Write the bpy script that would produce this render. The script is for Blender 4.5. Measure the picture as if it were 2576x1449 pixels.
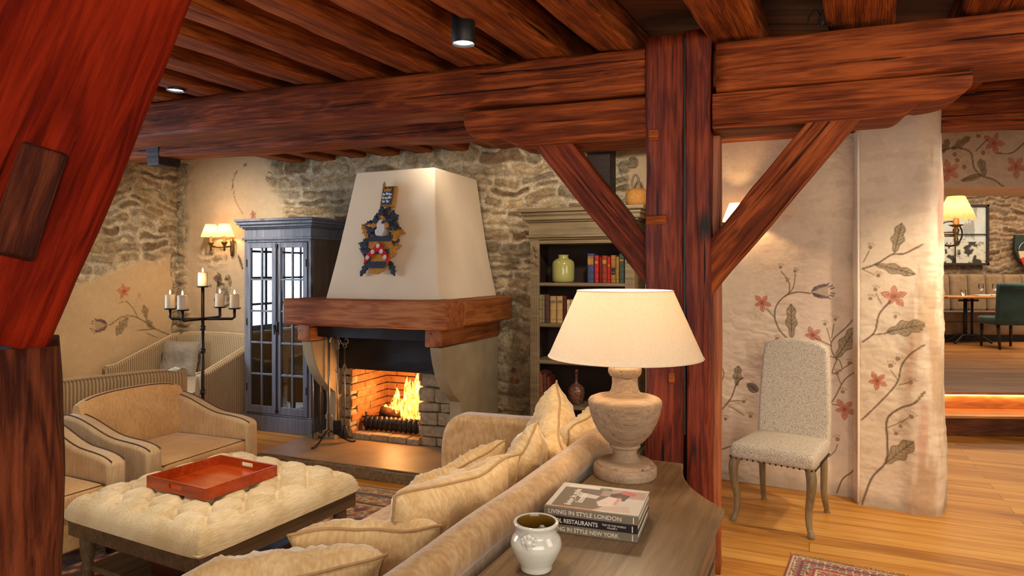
import bpy, bmesh, math, random
import numpy as np
from math import sin, cos, pi, radians, sqrt
from mathutils import Vector, Matrix, noise as mn

for o in list(bpy.data.objects): bpy.data.objects.remove(o)
scene = bpy.context.scene
COL = scene.collection

# ------------------------------------------------------------------ camera
FPX, CX, CY, EYE = 1680.0, 1288.0, 680.0, 1.55
cd = bpy.data.cameras.new('camera'); cam = bpy.data.objects.new('camera', cd); COL.objects.link(cam)
cam.location = (0, 0, EYE); cam.rotation_euler = (pi/2, 0, 0)
cd.sensor_width = 36; cd.lens = 36*FPX/2576
cd.shift_y = -(1449/2-CY)/2576; cd.clip_start = .05; cd.clip_end = 100
scene.camera = cam
scene.view_settings.view_transform = 'Standard'; scene.view_settings.look = 'None'
scene.view_settings.gamma = 1; scene.view_settings.use_curve_mapping = False
scene.view_settings.exposure = 0.28

# ------------------------------------------------------------------ light
w = bpy.data.worlds.new('world'); scene.world = w; w.use_nodes = True
w.node_tree.nodes['Background'].inputs[0].default_value = (1, .86, .72, 1)
w.node_tree.nodes['Background'].inputs[1].default_value = .29

def aim(o, target):
    o.rotation_euler = (Vector(target)-Vector(o.location)).to_track_quat('-Z', 'Y').to_euler()
def area(name, loc, target, sx, sy, power, col):
    l = bpy.data.lights.new(name, 'AREA'); l.shape = 'RECTANGLE'; l.size = sx; l.size_y = sy; l.energy = power; l.color = col
    o = bpy.data.objects.new(name, l); COL.objects.link(o); o.location = loc; aim(o, target); return o
def spot(name, loc, target, power, col=(1, .8, .58), angle=80, blend=.6, r=.05):
    l = bpy.data.lights.new(name, 'SPOT'); l.energy = power; l.color = col; l.spot_size = radians(angle); l.spot_blend = blend; l.shadow_soft_size = r
    o = bpy.data.objects.new(name, l); COL.objects.link(o); o.location = loc; aim(o, target); return o
def point(name, loc, power, col=(1, .62, .3), r=.03):
    l = bpy.data.lights.new(name, 'POINT'); l.energy = power; l.color = col; l.shadow_soft_size = r
    o = bpy.data.objects.new(name, l); COL.objects.link(o); o.location = loc; return o

WARM = (1, .84, .66)
area('rear_fill_light', (.6, -1.6, 2.0), (.2, 4, 1.1), 3.4, 1.8, 85, (1, .90, .78))  # unseen soft fill added behind the camera
area('rear_side_light', (3.2, .6, 2.1), (.4, 4.5, 1.0), 1.6, 1.2, 24, (1, .84, .66))
spot('spotlight_chair', (1.50, 3.30, 2.42), (1.95, 4.1, 0.0), 150, WARM, 95, .4, .03)
spot('spotlight_entry', (2.75, 3.2, 2.42), (2.75, 3.9, 0), 95, WARM, 110, .7, .05)
spot('spotlight_passage', (3.75, 3.7, 2.40), (3.0, 4.75, 1.3), 60, (1, .90, .78), 100, .8, .05)
spot('spotlight_front', (2.0, 1.2, 2.6), (2.0, 2.9, 0), 60, WARM, 75, .6, .05)
spot('spotlight_sofa', (-.35, 1.9, 2.60), (-.6, 2.5, .4), 45, WARM, 100, .8, .05)
spot('spotlight_ottoman', (-1.3, 2.6, 2.55), (-1.5, 3.5, .4), 75, WARM, 85, .8, .05)
spot('spotlight_mantel', (-.95, 4.15, 2.50), (-.95, 5.5, 1.6), 100, WARM, 100, .9, .08)
spot('corner_fill_spot', (-2.65, 5.75, 2.55), (-3.0, 6.9, 1.3), 90, WARM, 115, .9, .08)  # fill added to brighten the plaster corner
spot('stone_fill_spot', (-.6, 5.0, 2.62), (-.3, 6.0, 2.35), 45, WARM, 120, .9, .08)  # added to brighten the rubble above the hood
spot('spotlight_bookcase', (.62, 4.0, 2.42), (.6, 5.6, 1.6), 50, WARM, 110, .9, .06)
spot('downlight_beam_near', (-.22, 3.03, 2.54), (-.22, 3.0, 0), 30, WARM, 90, .8, .05)
spot('downlight_beam_far', (-1.80, 3.57, 2.48), (-1.9, 3.8, 0), 30, WARM, 90, .8, .05)
area('dining_fill_light', (8.2, 9.6, 3.3), (8.2, 9.8, 0), 3.5, 3.0, 170, (1, .82, .6))  # fill panel added to light the dining room, no fixture there

# ------------------------------------------------------------------ frames of reference
R0 = (-1.70, 6.67); AU = radians(-22)
UX, UY = cos(AU), sin(AU); NX, NY = UY, -UX                # u along the fireplace wall, n out into the room
def W(a, b, z=0): return Vector((R0[0]+a*UX+b*NX, R0[1]+a*UY+b*NY, z))
def ground(x, y, z=0):                                     # where the sight line through a photo point meets height z
    Y = (EYE-z)*FPX/(y-CY); return Vector(((x-CX)/FPX*Y, Y, z))

# ------------------------------------------------------------------ object helpers
def link(name, me, m=None, parent=None, loc=None, rot=None, smooth=False, bevel=0, seg=2, sub=0):
    o = bpy.data.objects.new(name, me); COL.objects.link(o)
    if m is not None:
        for mm in (m if isinstance(m, (list, tuple)) else [m]): me.materials.append(mm)
    if parent: o.parent = parent
    if loc is not None: o.location = loc
    if rot is not None: o.rotation_euler = rot
    if smooth:
        me.polygons.foreach_set('use_smooth', [True]*len(me.polygons))
    if bevel:
        b = o.modifiers.new('bevel', 'BEVEL'); b.width = bevel; b.segments = seg; b.limit_method = 'ANGLE'; b.angle_limit = radians(35); b.harden_normals = False
        if seg > 1: me.polygons.foreach_set('use_smooth', [True]*len(me.polygons)); 
        if seg > 1: 
            wn = o.modifiers.new('wn', 'WEIGHTED_NORMAL'); wn.keep_sharp = False
    if sub:
        s = o.modifiers.new('sub', 'SUBSURF'); s.levels = sub; s.render_levels = sub
    return o
def obj(name, bm, m=None, parent=None, loc=None, rot=None, smooth=False, bevel=0, seg=2, sub=0):
    bmesh.ops.recalc_face_normals(bm, faces=bm.faces)
    me = bpy.data.meshes.new(name); bm.to_mesh(me); bm.free()
    return link(name, me, m, parent, loc, rot, smooth, bevel, seg, sub)
def thing(name, label, cat, loc=(0, 0, 0), rz=0, group=None):
    o = bpy.data.objects.new(name, None); COL.objects.link(o); o.empty_display_size = .1
    o.location = loc; o.rotation_euler = (0, 0, rz); return tag(o, label, cat, group)
def tag(o, label, cat, group=None):
    o['label'] = label; o['category'] = cat
    if group: o['group'] = group
    return o
def struct(o): o['kind'] = 'structure'; return o
def plabel(o, l): o['label'] = l; return o
def copy_tree(o, parent=None):
    kids = [c for c in bpy.data.objects if c.parent == o]
    c = o.copy(); COL.objects.link(c)
    if parent: c.parent = parent
    for k in kids: copy_tree(k, c)
    return c

def B(): return bmesh.new()
def box(bm, x0, x1, y0, y1, z0, z1, M=None):
    vs = [bm.verts.new((x, y, z)) for x in (x0, x1) for y in (y0, y1) for z in (z0, z1)]
    for f in ((0,1,3,2),(4,6,7,5),(0,4,5,1),(2,3,7,6),(0,2,6,4),(1,5,7,3)): bm.faces.new([vs[i] for i in f])
    if M is not None: bmesh.ops.transform(bm, matrix=M, verts=vs)
    return bm
def loft(bm, rings, cap=True, closed=True):
    R = [[bm.verts.new(p) for p in r] for r in rings]
    n = len(R[0])
    for i in range(len(R)-1):
        for j in range(n if closed else n-1):
            bm.faces.new((R[i][j], R[i][(j+1) % n], R[i+1][(j+1) % n], R[i+1][j]))
    if cap:
        try: bm.faces.new(list(reversed(R[0]))); bm.faces.new(R[-1])
        except ValueError: pass
    return bm
def lathe(bm, prof, seg=24, c=(0, 0, 0), cap=True, flute=None):
    rings = []
    for r, z in prof:
        rings.append([(c[0]+(r*(1+(flute[1]*cos(flute[0]*2*pi*k/seg) if flute else 0)))*cos(2*pi*k/seg), c[1]+(r*(1+(flute[1]*cos(flute[0]*2*pi*k/seg) if flute else 0)))*sin(2*pi*k/seg), c[2]+z) for k in range(seg)])
    return loft(bm, rings, cap)
def tube(bm, pts, r, seg=8, cap=True, closed=False, flat=1.0):
    pts = [Vector(p) for p in pts]; n = len(pts)
    rr = r if isinstance(r, (list, tuple)) else [r]*n
    rings = []; up = Vector((0, 0, 1)); prev = None
    for i, p in enumerate(pts):
        if closed: d = pts[(i+1) % n]-pts[i-1]
        else: d = pts[min(i+1, n-1)]-pts[max(i-1, 0)]
        if d.length < 1e-9: d = Vector((0, 0, 1))
        d.normalize()
        if prev is None:
            a = up if abs(d.z) < .9 else Vector((1, 0, 0))
            s = d.cross(a).normalized()
        else:
            s = (prev-d*prev.dot(d))
            s = s.normalized() if s.length > 1e-6 else d.orthogonal().normalized()
        prev = s; t = d.cross(s)
        rings.append([p+(s*cos(2*pi*k/seg)+t*sin(2*pi*k/seg)*flat)*rr[i] for k in range(seg)])
    if closed:
        R = [[bm.verts.new(q) for q in g] for g in rings]
        for i in range(n):
            for j in range(seg):
                bm.faces.new((R[i][j], R[i][(j+1) % seg], R[(i+1) % n][(j+1) % seg], R[(i+1) % n][j]))
        return bm
    return loft(bm, rings, cap)
def prism(bm, poly, lo, hi, axis='z', M=None):
    def P(a, b, c): return {'z': (a, b, c), 'y': (a, c, b), 'x': (c, a, b)}[axis]
    A = [bm.verts.new(P(a, b, lo)) for a, b in poly]; Bv = [bm.verts.new(P(a, b, hi)) for a, b in poly]
    n = len(poly); bm.faces.new(list(reversed(A))); bm.faces.new(Bv)
    for i in range(n): bm.faces.new((A[i], A[(i+1) % n], Bv[(i+1) % n], Bv[i]))
    if M is not None: bmesh.ops.transform(bm, matrix=M, verts=A+Bv)
    return bm
def rbox(bm, x0, x1, y0, y1, z0, z1, r, seg=4, M=None, puff=0, cuts=0):
    t = bmesh.new(); box(t, x0, x1, y0, y1, z0, z1)
    bmesh.ops.bevel(t, geom=list(t.edges), offset=min(r, .49*min(x1-x0, y1-y0, z1-z0)), segments=seg, profile=.5, affect='EDGES')
    if cuts:
        bmesh.ops.subdivide_edges(t, edges=[e for e in t.edges if e.calc_length() > .12*max(x1-x0, y1-y0, z1-z0)], cuts=cuts, use_grid_fill=True)
    if puff:
        cx_, cy_ = (x0+x1)/2, (y0+y1)/2
        for v in t.verts:
            fx = 1-((v.co.x-cx_)/((x1-x0)/2))**2; fy = 1-((v.co.y-cy_)/((y1-y0)/2))**2
            if v.co.z > (z0+z1)/2: v.co.z += puff*max(fx, 0)*max(fy, 0)
    if M is not None: bmesh.ops.transform(t, matrix=M, verts=t.verts)
    me = bpy.data.meshes.new('t'); t.to_mesh(me); t.free(); bm.from_mesh(me); bpy.data.meshes.remove(me)
    return bm
def bez(p0, p1, p2, p3, n=10):
    out = []
    for i in range(n+1):
        t = i/n; a = (1-t)**3; b = 3*t*(1-t)**2; c = 3*t*t*(1-t); d = t**3
        out.append(tuple(a*p0[k]+b*p1[k]+c*p2[k]+d*p3[k] for k in range(len(p0))))
    return out
def spline(pts, n=8):                                       # catmull-rom
    P = [pts[0]]+list(pts)+[pts[-1]]; out = []
    for i in range(1, len(P)-2):
        for k in range(n):
            t = k/n
            out.append(tuple(.5*((2*P[i][c])+(-P[i-1][c]+P[i+1][c])*t+(2*P[i-1][c]-5*P[i][c]+4*P[i+1][c]-P[i+2][c])*t*t+(-P[i-1][c]+3*P[i][c]-3*P[i+1][c]+P[i+2][c])*t**3) for c in range(len(P[i]))))
    out.append(tuple(pts[-1])); return out
def hewn(L, Wd, Hh, amp=.006, step=.06, seed=0, r=.018, x0=0, taper=0):
    """a hand-hewn timber along local X, y across, z up from 0, rough faces and worn arrises"""
    bm = B(); n = max(2, int(L/step)); rings = []
    base = []
    m = max(3, int(Wd/.05)); k = max(3, int(Hh/.05))
    for i in range(m): base.append((-Wd/2+r+(Wd-2*r)*i/m, 0))
    base.append((Wd/2-r, 0)); base.append((Wd/2-r*.3, r*.3))
    for i in range(k): base.append((Wd/2, r+(Hh-2*r)*i/k))
    base.append((Wd/2, Hh-r)); base.append((Wd/2-r*.3, Hh-r*.3))
    for i in range(m): base.append((Wd/2-r-(Wd-2*r)*i/m, Hh))
    base.append((-Wd/2+r, Hh)); base.append((-Wd/2+r*.3, Hh-r*.3))
    for i in range(k): base.append((-Wd/2, Hh-r-(Hh-2*r)*i/k))
    base.append((-Wd/2, r)); base.append((-Wd/2+r*.3, r*.3))
    for i in range(n+1):
        x = x0+L*i/n; ring = []
        for (y, z) in base:
            q = Vector((x*2.2+seed*7.3, y*6, z*6)); d = mn.noise(q)*amp+mn.noise(q*3.1)*amp*.5
            cy, cz = y, z-Hh/2
            ln = max(abs(cy)/(Wd/2), abs(cz)/(Hh/2), 1e-4)
            wob = mn.noise(Vector((x*.8+seed, 3.3, 0)))*amp*1.5
            ring.append((x, y*(1+d/(Wd/2))+wob*.5, z+cz/(Hh/2)*d+wob))
        rings.append(ring)
    return loft(bm, rings)

# ------------------------------------------------------------------ materials
def nodes(name):
    m = bpy.data.materials.new(name); m.use_nodes = True; nt = m.node_tree
    return m, nt, nt.nodes['Principled BSDF']
def N(nt, t, **k):
    n = nt.nodes.new(t)
    for a, b in k.items():
        if a in n.inputs.keys(): n.inputs[a].default_value = b
        else: setattr(n, a, b)
    return n
def L(nt, a, b): nt.links.new(a, b)
def ramp(nt, src, stops):
    r = nt.nodes.new('ShaderNodeValToRGB'); e = r.color_ramp.elements
    while len(e) < len(stops): e.new(.5)
    for i, (p, c) in enumerate(stops): e[i].position = p; e[i].color = (*c, 1) if len(c) == 3 else c
    L(nt, src, r.inputs[0]); return r
def coords(nt, scale=(1, 1, 1), kind='Object', rot=(0, 0, 0), loc=(0, 0, 0)):
    tc = nt.nodes.new('ShaderNodeTexCoord'); mp = nt.nodes.new('ShaderNodeMapping')
    mp.inputs['Scale'].default_value = scale; mp.inputs['Rotation'].default_value = rot; mp.inputs['Location'].default_value = loc
    L(nt, tc.outputs[kind], mp.inputs[0]); return mp.outputs[0]
def bump(nt, bs, h, strength=.3, dist=.01, prev=None):
    b = N(nt, 'ShaderNodeBump'); b.inputs['Strength'].default_value = strength; b.inputs['Distance'].default_value = dist
    L(nt, h, b.inputs['Height'])
    if prev: L(nt, prev, b.inputs['Normal'])
    L(nt, b.outputs[0], bs.inputs['Normal']); return b.outputs[0]
def mixc(nt, fac, a, b, mode='MIX'):
    m = nt.nodes.new('ShaderNodeMix'); m.data_type = 'RGBA'; m.blend_type = mode
    for s, v in ((m.inputs[0], fac), (m.inputs[6], a), (m.inputs[7], b)):
        if hasattr(v, 'is_linked') or hasattr(v, 'links'): L(nt, v, s)
        elif isinstance(v, (int, float)): s.default_value = v
        else: s.default_value = (*v, 1) if len(v) == 3 else v
    return m.outputs[2]
def S(*c):                                                   # sRGB 0-255 to linear
    return tuple(((v/255)/12.92 if v/255 <= .04045 else ((v/255+.055)/1.055)**2.4) for v in c)
def plain(name, col, rough=.5, metal=0, spec=.5, var=.12, vs=30, bmp=0, sheen=0, coat=0):
    m, nt, b = nodes(name); b.inputs['Roughness'].default_value = rough; b.inputs['Metallic'].default_value = metal
    b.inputs['Specular IOR Level'].default_value = spec
    n = N(nt, 'ShaderNodeTexNoise', Scale=vs, Detail=4.0); L(nt, coords(nt), n.inputs['Vector'])
    lo = tuple(c*(1-var) for c in col); hi = tuple(min(c*(1+var), 1) for c in col)
    r = ramp(nt, n.outputs[0], [(.3, lo), (.7, hi)]); L(nt, r.outputs[0], b.inputs['Base Color'])
    if bmp: bump(nt, b, n.outputs[0], bmp, .01)
    if sheen: b.inputs['Sheen Weight'].default_value = sheen; b.inputs['Sheen Roughness'].default_value = .4
    if coat: b.inputs['Coat Weight'].default_value = coat; b.inputs['Coat Roughness'].default_value = .15
    return m
def wood(name, dark, mid, light, axis=0, gs=1.0, rough=.42, bmp=.35, crack=.5, spec=.5, bd=.012):
    """aged softwood: stretched grain, growth-ring figure, knots and drying cracks, grain along the given local axis"""
    m, nt, b = nodes(name); b.inputs['Specular IOR Level'].default_value = spec
    sc = [15*gs]*3; sc[axis] = .9*gs
    v = coords(nt, sc)
    wn = N(nt, 'ShaderNodeTexNoise', Scale=.7, Detail=2.0, Distortion=.3); L(nt, v, wn.inputs['Vector'])
    add = nt.nodes.new('ShaderNodeVectorMath'); add.operation = 'MULTIPLY_ADD'
    L(nt, wn.outputs['Color'], add.inputs[0]); add.inputs[1].default_value = (1.1, 1.1, 1.1); L(nt, v, add.inputs[2])
    g1 = N(nt, 'ShaderNodeTexNoise', Scale=1.0, Detail=8.0, Roughness=.72); L(nt, add.outputs[0], g1.inputs['Vector'])
    wv = N(nt, 'ShaderNodeTexWave', Scale=1.15, Distortion=5.0, Detail=3.0); wv.wave_type = 'BANDS'; wv.bands_direction = 'Y' if axis != 1 else 'X'
    wv.inputs['Detail Scale'].default_value = .8; L(nt, add.outputs[0], wv.inputs['Vector'])
    mx = N(nt, 'ShaderNodeMath', operation='MULTIPLY_ADD'); L(nt, wv.outputs['Fac'], mx.inputs[0]); mx.inputs[1].default_value = .13; L(nt, g1.outputs[0], mx.inputs[2])
    big = N(nt, 'ShaderNodeTexNoise', Scale=2.2, Detail=2.0); L(nt, coords(nt, (1, 1, 1)), big.inputs['Vector'])
    mx2 = N(nt, 'ShaderNodeMath', operation='MULTIPLY_ADD'); L(nt, big.outputs[0], mx2.inputs[0]); mx2.inputs[1].default_value = .5; L(nt, mx.outputs[0], mx2.inputs[2])
    r = ramp(nt, mx2.outputs[0], [(.54, dark), (.78, mid), (1.0, light)])
    # knots
    ksc = [2.6]*3; ksc[axis] = 1.3
    vo = N(nt, 'ShaderNodeTexVoronoi', Scale=1.0); L(nt, coords(nt, ksc), vo.inputs['Vector'])
    kr = ramp(nt, vo.outputs['Distance'], [(.06, (1, 1, 1)), (.13, (0, 0, 0))])
    c1 = mixc(nt, kr.outputs[0], r.outputs[0], tuple(c*.45 for c in dark))
    # cracks
    csc = [22*gs]*3; csc[axis] = .5*gs
    cn = N(nt, 'ShaderNodeTexNoise', Scale=1.0, Detail=3.0); L(nt, coords(nt, csc, loc=(3, 7, 1)), cn.inputs['Vector'])
    cr = ramp(nt, cn.outputs[0], [(.30, (crack,)*3), (.36, (0, 0, 0))])
    c2 = mixc(nt, cr.outputs[0], c1, tuple(c*.15 for c in dark))
    L(nt, c2, b.inputs['Base Color'])
    rr = ramp(nt, g1.outputs[0], [(.3, (rough+.15,)*3), (.7, (rough-.1,)*3)]); L(nt, rr.outputs[0], b.inputs['Roughness'])
    sub = N(nt, 'ShaderNodeMath', operation='SUBTRACT'); L(nt, g1.outputs[0], sub.inputs[0]); L(nt, cr.outputs[0], sub.inputs[1])
    bump(nt, b, sub.outputs[0], bmp, bd)
    return m
def fabric(name, col, col2, ws=(260, 260, 260), bmp=.15, sheen=.3, stripe=None, rough=.9, mott=6):
    m, nt, b = nodes(name); b.inputs['Roughness'].default_value = rough; b.inputs['Specular IOR Level'].default_value = .15
    b.inputs['Sheen Weight'].default_value = sheen; b.inputs['Sheen Roughness'].default_value = .35
    n = N(nt, 'ShaderNodeTexNoise', Scale=1.0, Detail=3.0); L(nt, coords(nt, ws), n.inputs['Vector'])
    n2 = N(nt, 'ShaderNodeTexNoise', Scale=mott, Detail=4.0); L(nt, coords(nt), n2.inputs['Vector'])
    a = N(nt, 'ShaderNodeMath', operation='ADD'); L(nt, n.outputs[0], a.inputs[0]); L(nt, n2.outputs[0], a.inputs[1])
    r = ramp(nt, a.outputs[0], [(.78, col2), (1.0, col)]); a.inputs[1].default_value = 0
    r.color_ramp.elements[0].position = .40; r.color_ramp.elements[1].position = .62
    h = N(nt, 'ShaderNodeMath', operation='MULTIPLY'); L(nt, a.outputs[0], h.inputs[0]); h.inputs[1].default_value = .5
    L(nt, h.outputs[0], r.inputs[0])
    out = r.outputs[0]
    if stripe:
        sx, c3 = stripe
        wv = N(nt, 'ShaderNodeTexWave', Scale=1.0, Distortion=0.0); wv.bands_direction = 'XY'[int(sx[2])]; L(nt, coords(nt, (sx[0], sx[1], 0)), wv.inputs['Vector'])
        sr = ramp(nt, wv.outputs['Fac'], [(.45, (0, 0, 0)), (.6, (1, 1, 1))])
        out = mixc(nt, sr.outputs[0], out, c3)
    L(nt, out, b.inputs['Base Color'])
    bump(nt, b, n.outputs[0], bmp, .003)
    return m
def emit(name, col, s):
    m = bpy.data.materials.new(name); m.use_nodes = True; nt = m.node_tree; nt.nodes.clear()
    o = nt.nodes.new('ShaderNodeOutputMaterial'); e = nt.nodes.new('ShaderNodeEmission'); e.inputs[0].default_value = (*col, 1); e.inputs[1].default_value = s
    L(nt, e.outputs[0], o.inputs[0]); return m
def glass(name, col=(1, 1, 1), rough=.0, mixf=.12):
    """thin pane: mostly see-through with a mirror reflection"""
    m = bpy.data.materials.new(name); m.use_nodes = True; nt = m.node_tree; nt.nodes.clear()
    o = nt.nodes.new('ShaderNodeOutputMaterial'); t = nt.nodes.new('ShaderNodeBsdfTransparent'); g = nt.nodes.new('ShaderNodeBsdfGlossy')
    t.inputs[0].default_value = (*col, 1); g.inputs['Roughness'].default_value = rough
    x = nt.nodes.new('ShaderNodeMixShader'); fr = nt.nodes.new('ShaderNodeFresnel'); fr.inputs[0].default_value = 1.5
    ad = N(nt, 'ShaderNodeMath', operation='ADD'); L(nt, fr.outputs[0], ad.inputs[0]); ad.inputs[1].default_value = mixf
    L(nt, ad.outputs[0], x.inputs[0]); L(nt, t.outputs[0], x.inputs[1]); L(nt, g.outputs[0], x.inputs[2]); L(nt, x.outputs[0], o.inputs[0]); return m
def shade_mat(name, col, e=0, trans=.5):
    m = bpy.data.materials.new(name); m.use_nodes = True; nt = m.node_tree; nt.nodes.clear()
    o = nt.nodes.new('ShaderNodeOutputMaterial'); d = nt.nodes.new('ShaderNodeBsdfDiffuse'); t = nt.nodes.new('ShaderNodeBsdfTranslucent')
    n = N(nt, 'ShaderNodeTexNoise', Scale=90.0, Detail=2.0); L(nt, coords(nt), n.inputs['Vector'])
    r = ramp(nt, n.outputs[0], [(.3, tuple(c*.94 for c in col)), (.7, col)])
    L(nt, r.outputs[0], d.inputs[0]); L(nt, r.outputs[0], t.inputs[0])
    x = nt.nodes.new('ShaderNodeMixShader'); x.inputs[0].default_value = trans; L(nt, d.outputs[0], x.inputs[1]); L(nt, t.outputs[0], x.inputs[2])
    L(nt, x.outputs[0], o.inputs[0]); return m
def attr_mat(name, rough=.85, ns=60, nv=.1, bmp=.2, bd=.01, attr='Col', spec=.3, ns2=9, sheen=0, mask=False):
    """colour from the mesh's own paint attribute, broken up with fine noise"""
    m, nt, b = nodes(name); b.inputs['Roughness'].default_value = rough; b.inputs['Specular IOR Level'].default_value = spec
    a = N(nt, 'ShaderNodeVertexColor', layer_name=attr)
    n = N(nt, 'ShaderNodeTexNoise', Scale=ns, Detail=5.0, Roughness=.6); L(nt, coords(nt), n.inputs['Vector'])
    n2 = N(nt, 'ShaderNodeTexNoise', Scale=ns2, Detail=4.0, Roughness=.6); L(nt, coords(nt), n2.inputs['Vector'])
    r = ramp(nt, n.outputs[0], [(.3, (1-nv,)*3), (.7, (1+nv,)*3)])
    r2 = ramp(nt, n2.outputs[0], [(.3, (1-nv,)*3), (.7, (1+nv,)*3)])
    fac = 1.0
    if mask:                                                 # alpha marks bare stone; plaster stays smooth
        k = N(nt, 'ShaderNodeMath', operation='MULTIPLY_ADD'); L(nt, a.outputs['Alpha'], k.inputs[0]); k.inputs[1].default_value = .85; k.inputs[2].default_value = .15; fac = k.outputs[0]
    c = mixc(nt, fac, a.outputs[0], r.outputs[0], 'MULTIPLY'); c = mixc(nt, fac, c, r2.outputs[0], 'MULTIPLY')
    L(nt, c, b.inputs['Base Color'])
    if sheen: b.inputs['Sheen Weight'].default_value = sheen
    s = N(nt, 'ShaderNodeMath', operation='ADD'); L(nt, n.outputs[0], s.inputs[0]); L(nt, n2.outputs[0], s.inputs[1])
    if mask: s2 = N(nt, 'ShaderNodeMath', operation='MULTIPLY'); L(nt, s.outputs[0], s2.inputs[0]); L(nt, fac, s2.inputs[1]); s = s2
    bump(nt, b, s.outputs[0], bmp, bd)
    return m

M = {}
M['beam'] = wood('timber_beam', S(52,18,6), S(116,50,17), S(170,86,36), 0, 2.0, .58, .7, .9, .2)
M['joist'] = wood('timber_joist', S(40,15,5), S(122,56,18), S(180,96,38), 0, 1.8, .65, .6, .9, .2)
M['post'] = wood('timber_post', S(38,12,6), S(104,38,15), S(146,66,30), 0, 2.2, .5, .7, 1.0, .25)
M['red'] = wood('timber_red', S(26,3,1), S(98,17,2), S(138,34,8), 0, 2.0, .75, .8, 1.0, .08)
M['redpost'] = wood('timber_redpost', S(14,5,3), S(62,22,9), S(118,56,28), 0, 2.6, .65, 1.0, 1.0, .15)
M['dark_timber'] = wood('timber_dark', S(16,9,7), S(34,20,14), S(52,32,22), 0, 1, .6, .5, .8)
M['mantel'] = wood('mantel_oak', S(104,52,26), S(164,92,50), S(200,132,80), 0, 1.6, .5, .6, .8, .25)
M['ceil'] = wood('ceiling_board', S(30,12,6), S(70,32,14), S(100,52,24), 0, .8, .7, .4, .8)
M['cab'] = wood('cabinet_grey', S(84,84,94), S(100,102,114), S(116,118,130), 2, 2.4, .42, .08, .12)
M['cabside'] = wood('cabinet_side', S(72,60,52), S(92,76,66), S(112,94,80), 2, 1.6, .5, .12, .15)
M['bcase'] = wood('bookcase_paint', S(104,88,64), S(132,114,84), S(156,138,104), 0, 1.4, .5, .15, .25)
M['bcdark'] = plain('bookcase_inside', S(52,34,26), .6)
M['table'] = wood('table_wood', S(88,68,46), S(112,88,60), S(132,108,78), 1, 3.0, .36, .06, .12)
M['urn'] = wood('urn_wood', S(142,116,92), S(162,136,110), S(184,158,132), 0, 3.4, .72, .4, .7, .25)
M['frame'] = wood('ottoman_frame', S(84,68,50), S(112,92,68), S(134,112,84), 0, 1.4, .5, .15, .2)
M['tray'] = wood('tray_mahogany', S(120,34,6), S(164,56,14), S(186,76,24), 0, 1.6, .18, .03, 0)
M['traydark'] = wood('tray_dark', S(50,20,12), S(74,32,20), S(92,44,28), 0, 1.6, .25, .05, 0)
M['chairleg'] = wood('chair_leg', S(96,76,46), S(126,102,66), S(150,124,84), 2, 2, .5, .15, .3)
M['iron'] = plain('black_iron', S(50,47,48), .4, .6, .5, .3, 60, .3)
M['steel'] = plain('brushed_steel', S(150,146,142), .35, .8, .5, .2, 60, .1)
M['brass'] = plain('aged_brass', S(120,92,56), .35, .8)
M['black'] = plain('black_paint', S(22,22,24), .5)
M['soot'] = plain('sooty_metal', S(26,22,26), .55, .1, .5, .5, 6, .3)
M['hood'] = plain('lime_plaster', S(244,226,198), .88, 0, .2, .05, 3, .06)
M['jamb'] = plain('cast_plaster', S(168,152,122), .85, 0, .2, .12, 6, .12)
M['jambf'] = plain('jamb_edge', S(176,170,158), .85, 0, .2, .12, 12, .12)
M['slab'] = plain('hearth_stone', S(150,126,94), .5, 0, .5, .16, 5, .05)
M['slabedge'] = plain('hearth_edge', S(120,98,70), .85, 0, .3, .3, 40, .9)
M['white_cer'] = plain('white_ceramic', S(214,212,200), .12, 0, .6, .03, 5, 0, 0, .5)
M['green_cer'] = plain('green_ceramic', S(182,180,104), .15, 0, .6, .04, 4, 0, 0, .6)
M['wax'] = plain('candle_wax', S(238,222,196), .5, 0, .3, .03)
M['flame'] = emit('candle_flame', (1, .62, .25), 14)
M['seat1'] = fabric('armchair_fabric', S(212,172,122), S(190,148,98), (120, 120, 30))
M['seat1_daylit'] = fabric('armchair_daylit_side', S(208,178,138), S(188,156,116), (90, 90, 14))  # same armchair fabric, daylight on the outside mixed into the colour
M['stripe'] = fabric('settee_stripe', S(208,192,158), S(190,172,138), (160, 160, 40), stripe=((13, 13, 0), S(158,132,96)))
M['stripe_side'] = fabric('settee_stripe_side', S(196,176,142), S(178,156,124), (160, 160, 40), stripe=((13, 13, 1), S(140,112,80)))
M['piping'] = plain('dark_piping', S(84,60,38), .8)
M['cream_piping'] = plain('cream_piping', S(214,190,148), .8)
M['velvet'] = fabric('sofa_velvet', S(190,158,116), S(166,130,88), (70, 70, 22), .15, .6, None, .75, 24)
M['cush'] = fabric('cushion_silk', S(222,194,148), S(196,162,112), (90, 90, 25), .12, .6, None, .6, 9)
M['cushpipe'] = plain('cushion_piping', S(176,140,92), .7)
M['linen'] = fabric('ottoman_linen', S(226,208,172), S(196,172,128), (18, 190, 190), .2, .2, None, .9, 7)
M['pillow'] = fabric('grey_pillow', S(168,158,144), S(146,136,122), (200, 200, 200))
M['teal'] = fabric('teal_fabric', S(72,98,96), S(58,82,80), (200, 200, 200), .1, .3)
M['bench'] = fabric('bench_fabric', S(150,126,98), S(128,104,78), (80, 80, 20), .1, .3)
M['shade'] = shade_mat('lamp_shade', S(246,232,208), 0, .32)
M['pleat'] = shade_mat('pleated_shade', S(240,212,166), 0, .45)
M['glass'] = glass('window_glass', (.9, .93, .95), 0, .12)
M['clear'] = glass('clear_glass', (.95, .95, .95), .02, .06)
M['paper'] = plain('book_pages', S(226,214,190), .8, 0, .2, .06, 80)

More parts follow.
